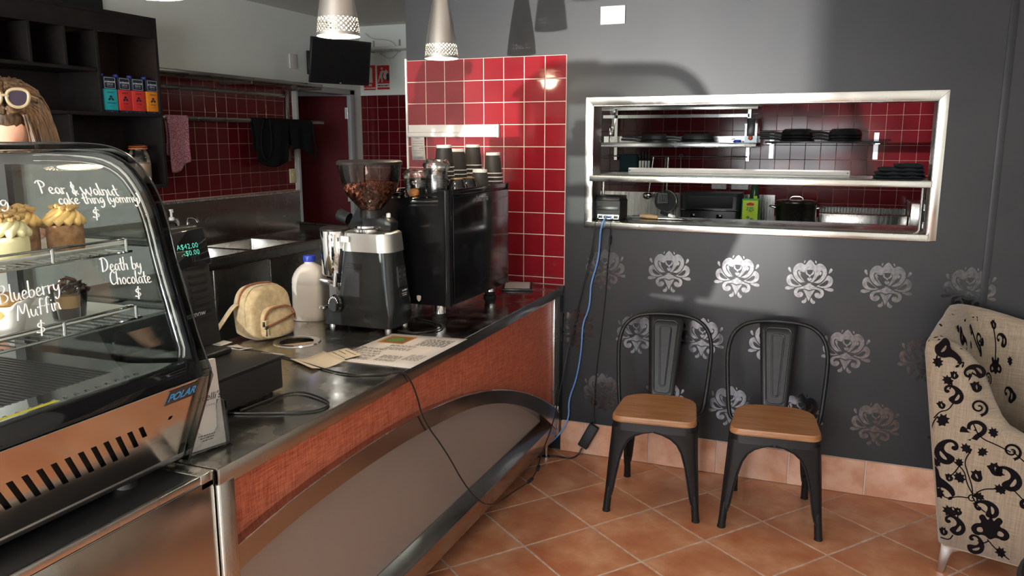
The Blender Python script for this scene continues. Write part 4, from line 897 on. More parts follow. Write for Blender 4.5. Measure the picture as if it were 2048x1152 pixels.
MB().grid(rows).build('strap', M['canvas'], bag, True, smooth=60, solid=.003)

# milk bottle
mk = thing('milk_bottle', 'white plastic milk bottle with blue cap, nearly empty', 'bottle', (-.728,-1.128,ZC), .25)
def sqr(k, r=.035, s=.066, n=5):
    pts = []
    for cx, cy, a0 in ((1,1,0),(-1,1,.5*PI),(-1,-1,PI),(1,-1,1.5*PI)):
        for i in range(n+1):
            a_ = a0+.5*PI*i/n; pts.append((cx*(s-r)*k+r*k*math.cos(a_), cy*(s-r)*k+r*k*math.sin(a_)))
    return pts
rows = []
for z, k, rr in ((0,.90,.03),(.004,.97,.03),(.03,1.0,.03),(.046,.985,.03),(.10,1.0,.035),(.145,.99,.035),(.15,.97,.035),(.155,.99,.035),(.175,.98,.04),(.195,.90,.05),(.212,.74,.055),(.225,.52,.06),(.232,.33,.066),(.236,.31,.066),(.246,.31,.066)):
    rows.append([(x, y, z) for x, y in sqr(k, rr)])
n = len(rows[0]); b = MB().grid(rows, True); b.add(rows[0], [tuple(range(n))]); b.add(rows[-1], [tuple(range(n))]); b.build('body', M['milk_plastic'], mk, True, smooth=60)
rows = [[(x*.985, y*.985, z) for x, y in sqr(k, .03)] for z, k in ((.002,.93),(.03,1.0),(.044,.985))]
b = MB().grid(rows, True); b.add(rows[-1], [tuple(range(n))]); b.build('milk', M['milk'], mk, True, smooth=60)
b = MB().lathe([(.023,.240),(.0245,.242),(.0245,.262),(.023,.265),(0,.265)], (0,0,0), 24)
for i in range(24): a_ = 2*PI*i/24; b.obox((.0247*math.cos(a_), .0247*math.sin(a_), .252), (.0006*math.cos(a_), .0006*math.sin(a_),0), (-.001*math.sin(a_), .001*math.cos(a_),0), (0,0,.008))
b.build('cap', M['blue_cap'], mk, True, smooth=40)

# papers
def sheet(name, label, cat, quad, curl, mt='paper', rows_=None, z=ZC+.001, seed=3):
    a_, b_, c_, d_ = [Vector((*q, 0)) for q in quad]; cen = (a_+b_+c_+d_)/4
    t = thing(name, label, cat, (cen.x, cen.y, z)); g_ = []
    for j in range(9):
        v_ = j/8; g_.append([(a_.lerp(b_, i/4)).lerp(d_.lerp(c_, i/4), v_) - cen + Vector((0,0,curl(i/4, v_))) for i in range(5)])
    MB().grid(g_).build('paper', M[mt], t, True, smooth=60, solid=.0003)
    if rows_:
        b = MB(); rnd = random.Random(seed)
        for (u0, u1, v0, hh) in rows_:
            u_ = u0
            while u_ < u1:
                du = min(rnd.uniform(.02,.07), u1-u_); q = []
                for (uu, vv) in ((u_,v0),(u_+du,v0),(u_+du,v0+hh),(u_,v0+hh)): q.append((a_.lerp(b_, uu)).lerp(d_.lerp(c_, uu), vv) - cen + Vector((0,0,curl(uu, vv)+.0006)))
                b.add(q, [(0,1,2,3)]); u_ += du+.014
        b.build('print', M['ink'], t, True, fix=False)
    return t, (a_, b_, c_, d_, cen)
mr = []
for k in range(7): mr += [(.05,.36,.34+.020*k,.008)] if k % 4 != 3 else []
for k in range(8): mr += [(.30,.62,.46+.022*k,.008)] if k != 4 else []
for k in range(11): mr += [(.10,.40,.10+.020*k,.008)] if k not in (4,8) else []
for k in range(9): mr += [(.46,.70,.12+.020*k,.008)] if k not in (3,) else []
for k in range(8): mr += [(.74,.93,.20+.022*k,.008)]
for k in range(12): mr += [(.55+.01*(k%3),.92,.66+.020*k,.010)]
mt_, (qa,qb,qc,qd,qn) = sheet('menu_sheet', 'large white printed menu sheet lying at the counter edge', 'menu', [(-.299,-1.641),(.012,-1.633),(.020,-1.211),(-.282,-1.240)], lambda u, v: .0006, rows_=mr)
def mq(u, v, d): return (qa.lerp(qb, u)).lerp(qd.lerp(qc, u), v) - qn + Vector((0,0,d))
MB().add([mq(.06,.66,.0010), mq(.40,.66,.0010), mq(.40,.93,.0010), mq(.06,.93,.0010)], [(0,1,2,3)]).build('picture', M['wood_handle'], mt_, True, fix=False)
b = MB().add([mq(.09,.69,.0014), mq(.37,.69,.0014), mq(.37,.90,.0014), mq(.09,.90,.0014)], [(0,1,2,3)]); b.build('picture_centre', M['menu_picture'], mt_, True, fix=False)
b = MB().add([mq(.13,.72,.0018), mq(.22,.71,.0018), mq(.33,.78,.0018), mq(.27,.86,.0018), mq(.15,.82,.0018)], [(0,1,2,3,4)]); b.build('picture_leaf', M['menu_green'], mt_, True, fix=False)
b = MB(); ex = (qb-qa).normalized(); ey = (qd-qa).normalized()
put2d(b, text2d("Botticelli's", .045, 'LEFT', .35), mq(.02,.06,.0012), ey*.9+ex*.12, -ex, (0,0,1), 0); b.build('title', M['ink'], mt_, True, fix=False)
sheet('receipt', 'curled cream till receipt beside the menu sheet', 'receipt', [(-.404,-1.704),(-.268,-1.772),(-.215,-1.66),(-.350,-1.590)], lambda u, v: .030*max(0,abs(v-.45)-.05)**1.3, 'paper_cream')
sheet('receipt', 'flat white receipt with dark print behind the curled receipt', 'receipt', [(-.345,-1.580),(-.245,-1.640),(-.205,-1.575),(-.305,-1.515)], lambda u, v: .004+.006*v, 'paper_cream', [(.1,.9,.2,.05),(.1,.6,.5,.05),(.2,.9,.75,.05)])
sheet('receipt', 'white receipt lying left of the canvas bag', 'receipt', [(-.83,-1.655),(-.775,-1.665),(-.745,-1.585),(-.795,-1.575)], lambda u, v: .010*abs(v-.5), 'paper', [(.2,.8,.3,.04),(.2,.8,.5,.04)])
sheet('receipt', 'folded white receipt against the canvas bag near the cash drawer', 'receipt', [(-.735,-1.70),(-.655,-1.715),(-.620,-1.625),(-.705,-1.610)], lambda u, v: .014*abs(u-.5), 'paper', [(.2,.8,.3,.04),(.2,.8,.5,.04)])
sheet('receipt', 'white slip between the cash drawer and the waste chute', 'receipt', [(-.60,-1.77),(-.50,-1.80),(-.455,-1.66),(-.56,-1.64)], lambda u, v: .002+.006*v*u, 'paper', [(.2,.8,.55,.03),(.2,.8,.65,.03),(.2,.7,.8,.03)])
sheet('receipt', 'white slip poking out from under the cash drawer corner', 'receipt', [(-.40,-1.96),(-.31,-1.955),(-.33,-1.86),(-.41,-1.87)], lambda u, v: .002+.004*v, 'paper')

# ------------------------------------------------------------------ coffee grinder
gr = thing('coffee_grinder', 'black coffee grinder with steel collar and bean hopper', 'coffee grinder', (-.42,-1.145,ZC))
def loft(mb, secs):   # list of (z, x0, x1, y0, y1, r)
    rows = []
    for z, x0, x1, y0, y1, r in secs:
        rr = []
        for cx, cy, a0 in ((x1-r,y1-r,0),(x0+r,y1-r,.5*PI),(x0+r,y0+r,PI),(x1-r,y0+r,1.5*PI)):
            for i in range(5): a_ = a0+.5*PI*i/4; rr.append((cx+r*math.cos(a_), cy+r*math.sin(a_), z))
        rows.append(rr)
    n = len(rows[0]); mb.grid(rows, True); mb.add(rows[0], [tuple(range(n))]); mb.add(rows[-1], [tuple(range(n))]); return mb
loft(MB(), [(.900,-.60,-.292,-1.235,-1.065,.02),(.945,-.598,-.286,-1.236,-1.064,.02),(.975,-.570,-.284,-1.236,-1.064,.03),(.990,-.535,-.284,-1.236,-1.064,.035),(1.08,-.530,-.292,-1.230,-1.070,.04),(1.192,-.520,-.300,-1.222,-1.078,.045)]).build('body', M['grinder_body'], gr, smooth=40)
loft(MB(), [(1.192,-.523,-.297,-1.226,-1.075,.045),(1.262,-.513,-.303,-1.220,-1.080,.045),(1.268,-.505,-.310,-1.212,-1.088,.04)]).build('steel_collar', M['alu_spun'], gr, smooth=40)
MB().lathe([(.052,0),(.052,.010),(.046,.014),(.044,.022),(0,.022)], (-.425,-1.17,1.267), 28).build('adjusting_ring', M['chrome'], gr, smooth=40)
MB().prism([(-.455,1.268),(-.325,1.268),(-.322,1.302),(-.345,1.318),(-.43,1.335),(-.455,1.335)], (0,-1.16,0), (1,0,0), (0,0,1), (0,1,0), .06).build('hopper_yoke', M['black_satin'], gr, bevel=.006)
MB().lathe([(.007,0),(.009,.002),(.009,.014),(.006,.018),(0,.018)], (-.350,-1.13,1.318), 12).build('lock_button', M['white_plastic'], gr, smooth=40)
hc = (-.415,-1.15,0)
hp = [(.036,1.328),(.036,1.345),(.060,1.372),(.098,1.415),(.110,1.45),(.118,1.49),(.122,1.525)]
MB().lathe(hp, hc, 40, cap=False).lathe([(r-.0025, z) for r, z in hp], hc, 40, cap=False).build('hopper', M['hopper_plastic'], gr, smooth=60)
MB().lathe([(.125,1.522),(.126,1.526),(.126,1.532),(.118,1.538),(0,1.540)], hc, 40).build('hopper_lid', M['shelf_laminate'], gr, smooth=40)
MB().lathe([(.042,1.318),(.042,1.346),(.037,1.352)], hc, 24).build('hopper_neck', M['black_satin'], gr, smooth=40)
rnd = random.Random(4); b = MB()
def bean(mb, c, ax, r):
    n_ = 8; ax = ax.normalized(); X = ax.orthogonal().normalized(); Y = ax.cross(X); rows = []
    for j, (t, k) in enumerate(((-1,.05),(-.75,.66),(-.3,.97),(.3,.97),(.75,.66),(1,.05))):
        rows.append([c + ax*(r*1.35*t) + X*(r*k*math.cos(2*PI*i/n_)) + Y*(r*.72*k*math.sin(2*PI*i/n_)) for i in range(n_)])
    mb.grid(rows, True)
def hr(z):
    for (r0,z0),(r1,z1) in zip(hp[:-1], hp[1:]):
        if z0 <= z <= z1 and z1 > z0: return r0+(r1-r0)*(z-z0)/(z1-z0)
    return .036
for k in range(620):
    z = rnd.uniform(1.352,1.448) if k < 470 else 1.445+rnd.uniform(-.004,.006); a_ = rnd.uniform(0,2*PI); R_ = hr(z)-.0095
    rr = R_ if k < 470 else R_*math.sqrt(rnd.random())
    bean(b, Vector((hc[0]+rr*math.cos(a_), hc[1]+rr*math.sin(a_), z)), Vector((rnd.uniform(-1,1),rnd.uniform(-1,1),rnd.uniform(-1,1))), rnd.uniform(.0042,.0052))
bo = b.build('coffee_beans', M['beans'], gr, smooth=60); bo['kind'] = 'stuff'
MB().lathe([(.030,1.350),(.052,1.374),(.085,1.413),(.096,1.446),(0,1.446)], hc, 28).build('bean_mass', M['choc'], gr, smooth=60)
# doser
dcx = (-.585,-1.15)
MB().lathe([(.052,1.085),(.056,1.09),(.058,1.262),(.056,1.266)], (dcx[0],dcx[1],0), 36).build('doser_chamber', M['chrome'], gr, smooth=40)
MB().lathe([(.060,1.262),(.060,1.270),(.050,1.276),(0,1.277)], (dcx[0],dcx[1],0), 36).build('doser_lid', M['shelf_laminate'], gr, smooth=40)
MB().lathe([(.012,1.02),(.018,1.05),(.050,1.088)], (dcx[0]+.02,dcx[1],0), 20).build('doser_chute', M['black_satin'], gr, smooth=40)
MB().prism([(-.655,1.062),(-.640,1.070),(-.545,1.058),(-.545,1.040),(-.60,1.042)], (0,-1.18,0), (1,0,0), (0,0,1), (0,1,0), .05).build('portafilter_fork', M['chrome'], gr, bevel=.003)
MB().tube([(-.56,-1.20,1.045),(-.553,-1.20,1.10)], .010, 10).build('fork_stem', M['chrome'], gr, smooth=40)
MB().lathe([(.014,0),(.020,.004),(.020,.012),(.012,.016),(0,.016)], (-.62,-1.20,.950), 16).build('tamper', M['chrome'], gr, smooth=40)
MB().lathe([(.036,0),(.036,.006),(.030,.010),(.030,.016),(0,.017)], (-.532,-1.236,.985), 28, ax=(-.25,-1,.1)).build('dial', M['black_gloss'], gr, smooth=40)
dl = MB()
for k in range(9):
    a_ = PI*(.1+.9*k/8); d_ = Vector((-.25,-1,.1)).normalized(); X = Vector((.97,-.25,0)).normalized(); Y = d_.cross(X) if d_.cross(X).z > 0 else -d_.cross(X)
    c = Vector((-.532,-1.236,.985))+d_*.0175+(X*math.cos(a_)+Y*math.sin(a_))*.025; dl.obox(c, X*.0016, Y*.0030, d_*.0003)
dl.build('dial_marks', M['white_plastic'], gr)
for k in range(3): MB().box(-.488,-.420,-1.2305,-1.226,1.142-.009*k,1.1455-.009*k).build('vent_slot', M['rubber'], gr)
MB().box(-.506,-.470,-1.2285,-1.224,1.228,1.250).build('sticker', M['grey_label'], gr)
pl = MB().obox((-.2905,-1.14,1.095), (.0012,0,.0002), (0,.030,0), (-.003,0,.040)).build('badge_plate', M['chrome'], gr)
b = MB()
for k in range(3): 
    for j in range(2): b.obox((-.2888,-1.155+.03*j,1.118-.022*k), (.0010,0,0), (0,.008,0), (0,0,.006))
b.build('badge_print', M['ink'], pl)
lb = MB().obox((-.2858,-1.14,1.030), (.0012,0,.0001), (0,.030,0), (-.001,0,.020)).build('maker_label', M['black_matte'], gr)
b = lines(MB(), (-.2842,-1.165,1.012), (0,1,0), (0,0,1), [(.012,.050,.024,.006),(.008,.046,.014,.003),(.014,.046,.006,.004)], (1,0,0), .0008); b.build('maker_print', M['white_plastic'], lb, fix=False)
for x, y in ((-.565,-1.215),(-.315,-1.215),(-.315,-1.09),(-.565,-1.09)): MB().lathe([(.014,0),(.014,.006),(.011,.0145)], (x,y,ZC), 14).build('foot', M['alu'], gr, smooth=40)

# ------------------------------------------------------------------ espresso machine
em = thing('espresso_machine', 'large black espresso machine beside the red tiles', 'coffee machine', (-.40,-.68,ZC))
MX = -.155; MY0, MY1 = -1.0, -.375
MB().box(MX-.012, MX, MY0+.045, MY1, .952, 1.392).build('rear_panel', M['machine_black'], em, bevel=.004)
MB().box(MX-.010, MX-.002, MY0+.045, MY1, 1.392, 1.420).build('rail_panel', M['machine_black'], em, bevel=.003)
MB().lathe([(.022,.952),(.022,1.418)], (MX-.022,MY0+.022,0), 20).build('corner_column', M['machine_black'], em, smooth=40)
MB().lathe([(.022,.952),(.022,1.418)], (MX-.022,MY1-.004,0), 20).build('corner_column', M['machine_black'], em, smooth=40)
side = [(MX-.024,.955),(MX-.024,1.418),(-.36,1.385),(-.50,1.378),(-.56,1.36),(-.66,1.20),(-.66,1.10),(-.56,1.02),(-.56,.955)]
sl = []
for k in range(3): sl.append([(-.345+.010*k,1.352+.0155*k),(-.20,1.358+.0155*k),(-.20,1.366+.0155*k),(-.335+.010*k,1.360+.0155*k)])
for y in (MY0, MY1-.012):
    vs, fs = fill2d([side] + sl, .006); MB().add([(p.x, y+.006+p.z, p.y) for p in vs], fs).build('side_panel', M['machine_black'], em, smooth=30)
MB().box(-.56, MX-.012, MY0+.012, MY1-.012, .962, 1.368).build('chassis', M['black_matte'], em)
MB().box(-.50, MX-.012, MY0+.012, MY1-.012, 1.368, 1.374).build('cup_tray', M['steel_bench'], em)
MB().prism([(-.52,1.372),(-.56,1.352),(-.66,1.20),(-.64,1.19),(-.52,1.36)], (0,MY0+.012,0), (1,0,0), (0,0,1), (0,1,0), MY1-MY0-.024).build('front_fascia', M['black_satin'], em)
MB().box(-.70,-.55,MY0+.012,MY1-.012,.955,1.0).build('drip_tray', M['steel_bench'], em, bevel=.003)
MB().lathe([(.026,0),(.026,.05),(.022,.055),(0,.055)], (-.655,MY0+.06,1.285), 18, ax=(-.9,0,.35)).build('steam_knob', M['black_satin'], em, smooth=40)
for y in (-.82,-.56):
    MB().lathe([(.035,1.10),(.035,1.16)], (-.64,y,0), 20).build('group_head', M['chrome'], em, smooth=40)
    MB().tube([(-.64,y,1.09),(-.80,y,1.075)], [.016,.013], 10).build('portafilter', M['black_satin'], em, smooth=40)
for x, y in ((-.225,-.955),(-.225,-.435),(-.60,-.955),(-.60,-.435)):
    f_ = MB().lathe([(.026,.030),(.026,.068)], (x,y,ZC), 18).build('foot', M['chrome'], em, smooth=40); MB().lathe([(.030,0),(.030,.010),(.024,.014),(.024,.030)], (x,y,ZC), 18).build('rubber_pad', M['rubber'], f_, smooth=40)
put2d(MB(), text2d('bfiamma', .036, 'LEFT', .1, 1.0, .0008), (MX+.0012,-.735,1.358), (0,1,0), (0,0,1)).build('maker_lettering', M['alu'], em, fix=False)
MB().prism([(0,.012),(.004,.016),(.016,.016),(.020,.012),(.018,-.002),(.010,-.010),(.002,-.002)], (-.305,MY0-.0012,.976), (1,0,0), (0,0,1), (0,1,0), .0012).build('shield_sticker', M['paper_cream'], em)

# cups, lids and tins on top of the machine
def make_cup(label, z=0):
    t = thing('paper_cup', label, 'cup', group='black paper cups stacked upside down on the machine')
    MB().lathe([(.0405,0),(.0405,.003),(.0375,.040),(.0325,.082)], (0,0,0), 24, cap=False).build('sleeve', M['cup_black'], t, True, smooth=60)
    MB().lathe([(.0395,0),(.0425,.0005),(.0432,.0025),(.0425,.0045),(.0405,.0045)], (0,0,0), 24, cap=False).build('rim', M['cup_rim'], t, True, smooth=60)
    MB().lathe([(.0325,.082),(.0318,.094),(.0305,.0945),(.030,.090),(0,.090)], (0,0,0), 24, cap=False).build('foot_band', M['cup_rim'], t, True, smooth=40)
    return t
cup0 = None
stacks = [((-.300,-.741),8,'leftmost tall stack of black paper cups, below the order rail'),((-.310,-.590),7,'stack of black paper cups behind the glossy cups'),((-.300,-.450),8,'tallest rear stack of black paper cups'),((-.205,-.435),6,'rightmost stack of black paper cups'),((-.205,-.585),2,'short stack of two black paper cups'),((-.410,-.520),7,'half hidden stack of black paper cups at the back')]
words = ['topmost', 'second from top', 'third from top', 'fourth from top', 'fifth from top', 'sixth from top', 'seventh from top', 'lowest']
for (x, y), n_, nm in stacks:
    for k in range(n_):
        lab = ('black paper cup with white rim, ' + words[n_-1-k] + ' in ' + {8:'tall',7:'middle',6:'right-hand',2:'short'}[n_] + ' ' + nm.split(' stack')[0].split(' ')[0] + ' stack')
        lab = 'black paper cup, ' + words[n_-1-k] + ' of the ' + {0:'leftmost tall stack',1:'stack behind the glossy cups',2:'tallest rear stack',3:'rightmost stack',4:'short front stack',5:'half hidden back stack'}[stacks.index(((x,y),n_,nm))]
        loc = (x+random.uniform(-.001,.001), y+random.uniform(-.001,.001), 1.3742+.0178*k)
        if cup0 is None: cup0 = make_cup(lab); cup0.location = loc
        else: dup(cup0, loc, None, lab)
for (x, y, lab) in ((-.206,-.815,'glossy black ceramic cup upside down, left of the pair'),(-.206,-.705,'glossy black ceramic cup upside down, right of the pair')):
    t = thing('ceramic_cup', lab, 'cup', (x, y, 1.3742), group='glossy ceramic cups on the machine')
    MB().lathe([(.042,0),(.044,.002),(.043,.020),(.038,.050),(.031,.074),(.026,.080),(.024,.079)], (0,0,0), 28).build('body', M['black_gloss'], t, True, smooth=60); MB().lathe([(.026,.079),(.0268,.082),(.024,.0835),(0,.081)], (0,0,0), 28).build('foot_ring', M['gold_rim'], t, True, smooth=40)
for (x, y, nl, lab, tilt) in ((-.345,-.905,9,'bagged stack of black cup lids, left one',0),(-.275,-.865,13,'bagged stack of black cup lids, right one',0)):
    t = thing('lid_stack', lab, 'cup lids', (x, y, 1.3742), group='black lids in clear film')
    for k in range(nl): MB().lathe([(.040,.0098*k),(.0412,.002+.0098*k),(.0405,.0045+.0098*k),(.036,.008+.0098*k),(.030,.0095+.0098*k),(0,.0085+.0098*k)], (0,0,0), 20).build('lid', M['black_satin'], t, True, smooth=40)
    rnd = random.Random(nl); rows = []
    for j in range(8):
        z = .010 + (.0098*nl+.020)*j/7; base = .0445 if j < 6 else (.052 if j == 6 else .040)
        rows.append([((base+rnd.uniform(-.002,.009)*(.4+j/7))*math.cos(2*PI*i/22), (base+rnd.uniform(-.002,.009)*(.4+j/7))*math.sin(2*PI*i/22), z+rnd.uniform(-.006,.008)*(j/7)) for i in range(22)])
    rows.append([(.012*math.cos(2*PI*i/22), .012*math.sin(2*PI*i/22), .0098*nl+.022+rnd.uniform(-.004,.006)) for i in range(22)])
    MB().grid(rows, True).build('film_bag', M['film_plastic'], t, True, smooth=180)
t = thing('steel_tins', 'small stack of chrome tins at the near end of the machine', 'tins', (-.425,-.925,1.3742))
for k in range(3): MB().lathe([(.028,.016*k),(.032,.002+.016*k),(.034,.013+.016*k),(.036,.0145+.016*k),(.033,.015+.016*k),(.027,.002+.016*k+.0135)], (0,0,0), 28).build('tin', M['chrome'], t, True, smooth=40)
t = thing('coffee_tamper', 'wooden handled tamper among the lids', 'tamper', (-.325,-.967,1.3742))
MB().lathe([(.014,.010),(.019,.020),(.021,.032),(.018,.042),(.008,.047),(0,.048)], (0,0,0), 20).build('handle', M['wood_handle'], t, True, smooth=60); MB().lathe([(.022,0),(.022,.010),(.012,.013)], (0,0,0), 20).build('base', M['chrome'], t, True, smooth=40)
# docket rail and docket on the tiles
dr = thing('docket_rail', 'white aluminium order rail on the red tiles', 'order rail', (-.62,-.0075,1.63))
MB().box(-.872,-.356,-.016,-.0078,1.640,1.690).build('back_strip', M['white_paint'], dr, bevel=.002); MB().prism([(-.0078,1.628),(-.026,1.628),(-.030,1.634),(-.026,1.650),(-.0165,1.655),(-.0165,1.645)], (-.874,0,0), (0,1,0), (0,0,1), (1,0,0), .522).build('grip_lip', M['white_paint'], dr, bevel=.001)
MB().box(-.358,-.350,-.030,-.0078,1.626,1.692).build('end_cap', M['white_plastic'], dr, bevel=.001)
b = lines(MB(), (-.385,-.0166,1.667), (1,0,0), (0,0,1), [(.008,.026,.010,.003),(.008,.026,.005,.003)], (0,-1,0), .0004); b.build('maker_print', M['ink'], dr, fix=False)
dk = thing('order_docket', 'white order docket hanging from the rail on the tiles', 'docket', (-.815,-.012,1.505))
MB().grid([[(x, -.018+.010*(1-(z-1.505)/.13)-.004*math.sin((z-1.505)*20), z) for x in (-.856,-.815,-.776)] for z in (1.508,1.54,1.58,1.62,1.636)]).build('paper', M['paper'], dk, smooth=60, solid=.0003)
b = MB()
lines(b, (-.852,-.0195,1.508), (1,0,0), (0,0,1), [(.02,.05,.112,.004),(.006,.07,.098,.0025),(.006,.07,.086,.0025),(.006,.07,.072,.0025),(.045,.07,.060,.004),(.006,.07,.048,.0025),(.01,.06,.036,.0025)], (0,-1,0), .001); lines(b, (-.852,-.0145,1.508), (1,0,0), (0,0,1), [(.008,.066,.008,.010)], (0,-1,0), .001); b.build('print', M['ink_grey'], dk, fix=False)
# framed sign lying flat at the end of the counter
t = thing('framed_sign', 'thin black framed card lying flat at the wall end of the counter', 'picture frame', (-.195,-.155,ZC), .35)
MB().box(-.075,.075,-.10,.10,0,.012).build('frame', M['black_satin'], t, True, bevel=.002); MB().box(-.062,.062,-.087,.087,.012,.0125).build('card', M['paper'], t, True)
# ================================================================== service side: door, shelving, bench, rack
# room beyond the open maroon door
struct(MB().box(-4.6,-4.5,1.0,3.2,0,2.4).box(-4.6,-3.02,1.0,1.1,0,2.4).box(-4.6,-3.02,3.1,3.2,0,2.4).box(-4.6,-3.02,1.0,3.2,2.4,2.5).box(-4.6,-3.02,1.0,3.2,-.1,0).build('wall_storeroom', M['white_paint'], fix=False))
fr = struct(MB().box(-3.02,-2.885,2.545,2.62,0,2.055).box(-3.02,-2.885,1.742,1.775,0,2.055).box(-3.02,-2.885,1.742,2.62,2.012,2.06).build('trim_2', M['door_frame_grey'], bevel=.004))
dang = math.radians(66)
dd = bpy.data.objects.new('door_1', None); COL.objects.link(dd); dd['kind'] = 'structure'; dd.location = (-2.915, 2.535, 0); dd.rotation_euler = (0,0,-dang)   # local -y runs from hinge to free edge
MB().box(-.038,0,-.765,-.004,.012,2.0).build('door_leaf', M['door_maroon'], dd, True, bevel=.002)
MB().box(-.001,.004,-.66,-.60,1.70,1.86).build('door_sign', M['white_plastic'], dd, True); MB().box(.004,.0045,-.65,-.61,1.72,1.84).build('door_sign_print', M['ink'], dd, True)
for z in (.25, 1.05, 1.80):
    hg = MB().box(-.004,.003,-.022,.0,z,z+.10).build('hinge', M['door_frame_grey'], dd, True); MB().lathe([(.006,0),(.006,.10)], (.006,.004,z), 10).build('hinge_pin', M['alu'], hg, True, smooth=40)
MB().tube([(.0,-.69,1.0),(.055,-.69,1.0),(.055,-.58,1.0)], .009, 8).build('door_handle', M['alu'], dd, True, smooth=40)

# dark wall shelving
su = thing('wall_shelving', 'dark brown open shelving unit on the white wall', 'shelf', (-2.74,-.5,1.325))
SX, SB = -2.58, -2.8885; SY0, SY1 = -1.85, 0.012
def sbx(n, y0, y1, z0, z1, x0=SB+.004, x1=SX): return MB().box(x0,x1,y0,y1,z0,z1).build(n, M['shelf_laminate'], su, bevel=.0012)
sbx('side_panel', SY1-.022, SY1, 1.325, 2.325); sbx('side_panel', SY0, SY0+.022, 1.325, 2.325)
sbx('top_panel', SY0+.022, SY1-.022, 2.303, 2.325); sbx('bottom_panel', SY0+.022, SY1-.022, 1.325, 1.347)
MB().box(SX-.020, SX, SY0+.022, SY1-.022, 2.205, 2.303).build('fascia', M['shelf_laminate'], su, bevel=.001)
sbx('shelf_board', SY0+.022, -.440, 1.985, 2.004); sbx('shelf_board', SY0+.022, SY1-.022, 1.748, 1.768)
for y in (-.415-.019, -.618-.019, -.822-.019, -1.026-.019, -1.23-.019): sbx('divider', y, y+.019, 2.004, 2.205)
sbx('divider', -.434, -.415, 1.768, 2.004)
sbx('divider', -.646, -.625, 1.347, 1.748); sbx('divider', -1.25, -1.23, 1.347, 1.748)
MB().box(SB+.001, SB+.006, SY0+.01, SY1-.01, 1.33, 2.32).build('back_panel', M['shelf_laminate'], su)
lt = thing('puck_light', 'small amber puck light under the shelving fascia', 'light', (-2.66,-.385,2.196))
MB().lathe([(.032,0),(.034,.003),(.034,.009),(0,.009)], (-2.66,-.385,2.196), 24).build('housing', M['black_metal'], lt, smooth=40); MB().lathe([(0,-.001),(.028,-.001),(.028,.0)], (-2.66,-.385,2.196), 24).build('lens', M['led_amber'], lt, smooth=40)
lamp('puck_glow', 'POINT', (-2.66,-.385,2.185), .5, (1.0,.55,.2), shadow_soft_size=.02)

# cartons
def carton(y, colname, label, flavour):
    t = thing('milk_carton', label, 'carton', (-2.625, y, 1.768), random.uniform(-.05,.05), group='milk cartons on the dark shelf')
    w_ = .046; h_ = .198
    MB().box(-.034,.034,-w_,w_,.012,.128).build('lower_panel', M[colname], t, True, bevel=.001)
    MB().box(-.034,.034,-w_,w_,0,.012).build('base_band', M['carton_navy'], t, True); MB().box(-.034,.034,-w_,w_,.128,h_).build('upper_panel', M['carton_navy'], t, True, bevel=.0015)
    MB().lathe([(.014,0),(.0145,.012),(.013,.015),(0,.015)], (-.005,-.022,h_), 18).build('cap', M['blue_cap'], t, True, smooth=40)
    b = MB(); X = .0346
    for (y0, y1, z0, z1) in ((-.036,.036,.132,.1335),(-.036,.036,.190,.1915),(-.0365,-.035,.132,.1915),(.035,.0365,.132,.1915)): b.box(X-.0002,X,y0,y1,z0,z1)
    b.build('print_border', M['white_plastic'], t, True); b = MB()
    put2d(b, text2d('ALTERNATIVE', .0115, 'CENTER', 0, .92, .0003), (X,0,.164), (0,1,0), (0,0,1)); put2d(b, text2d('DAIRY CO', .0085, 'CENTER', 0, 1, .0002), (X,0,.152), (0,1,0), (0,0,1)); put2d(b, text2d('MELBOURNE, AUST', .0048, 'CENTER'), (X,0,.143), (0,1,0), (0,0,1)); put2d(b, text2d('1L', .006, 'CENTER'), (X,0,.003), (0,1,0), (0,0,1))
    b.build('white_print', M['white_plastic'], t, True, fix=False)
    b = put2d(MB(), text2d('BARISTA', .0105, 'CENTER', 0, 1.1, .0002), (X,0,.106), (0,1,0), (0,0,1)); put2d(b, text2d(flavour, .0085, 'CENTER', 0, 1.05, .0002), (X,0,.048), (0,1,0), (0,0,1)); put2d(b, text2d('FOR COFFEE', .0055, 'CENTER'), (X,0,.032), (0,1,0), (0,0,1))
    for (cy, cz, an) in ((-.010,.072,.5),(.010,.072,-.5),(0,.086,0)):
        b.add([(X, cy+.010*math.cos(2*PI*i/14)*math.cos(an)-.0065*math.sin(2*PI*i/14)*math.sin(an), cz+.010*math.cos(2*PI*i/14)*math.sin(an)+.0065*math.sin(2*PI*i/14)*math.cos(an)) for i in range(14)], [tuple(range(14))])
    b.build('dark_print', M['carton_navy'], t, True, fix=False)
carton(-.352,'carton_teal','teal and navy almond milk carton with blue cap on the shelf','ALMOND MILK'); carton(-.252,'carton_red','red and navy milk carton next to the teal one','SOY MILK'); carton(-.155,'carton_red','red and navy milk carton next to the orange one','SOY MILK'); carton(-.048,'carton_orange','orange and navy milk carton at the end of the row','OAT MILK')
jr = thing('clip_jar', 'glass clip-top jar of pale sugar on the lowest shelf', 'jar', (-2.63,-.155,1.347))
MB().lathe([(.060,0),(.068,.006),(.070,.16),(.062,.185),(.050,.200),(.050,.212)], (0,0,0), 32, cap=False).lathe([(0,.004),(.063,.008),(.066,.16),(.058,.183),(.047,.20),(.047,.212)], (0,0,0), 32, cap=False).build('jar_body', M['jar_glass'], jr, True, smooth=60)
MB().lathe([(0,.008),(.063,.010),(.0655,.128),(.04,.136),(0,.131)], (0,0,0), 32).build('sugar', M['sugar'], jr, True, smooth=60)
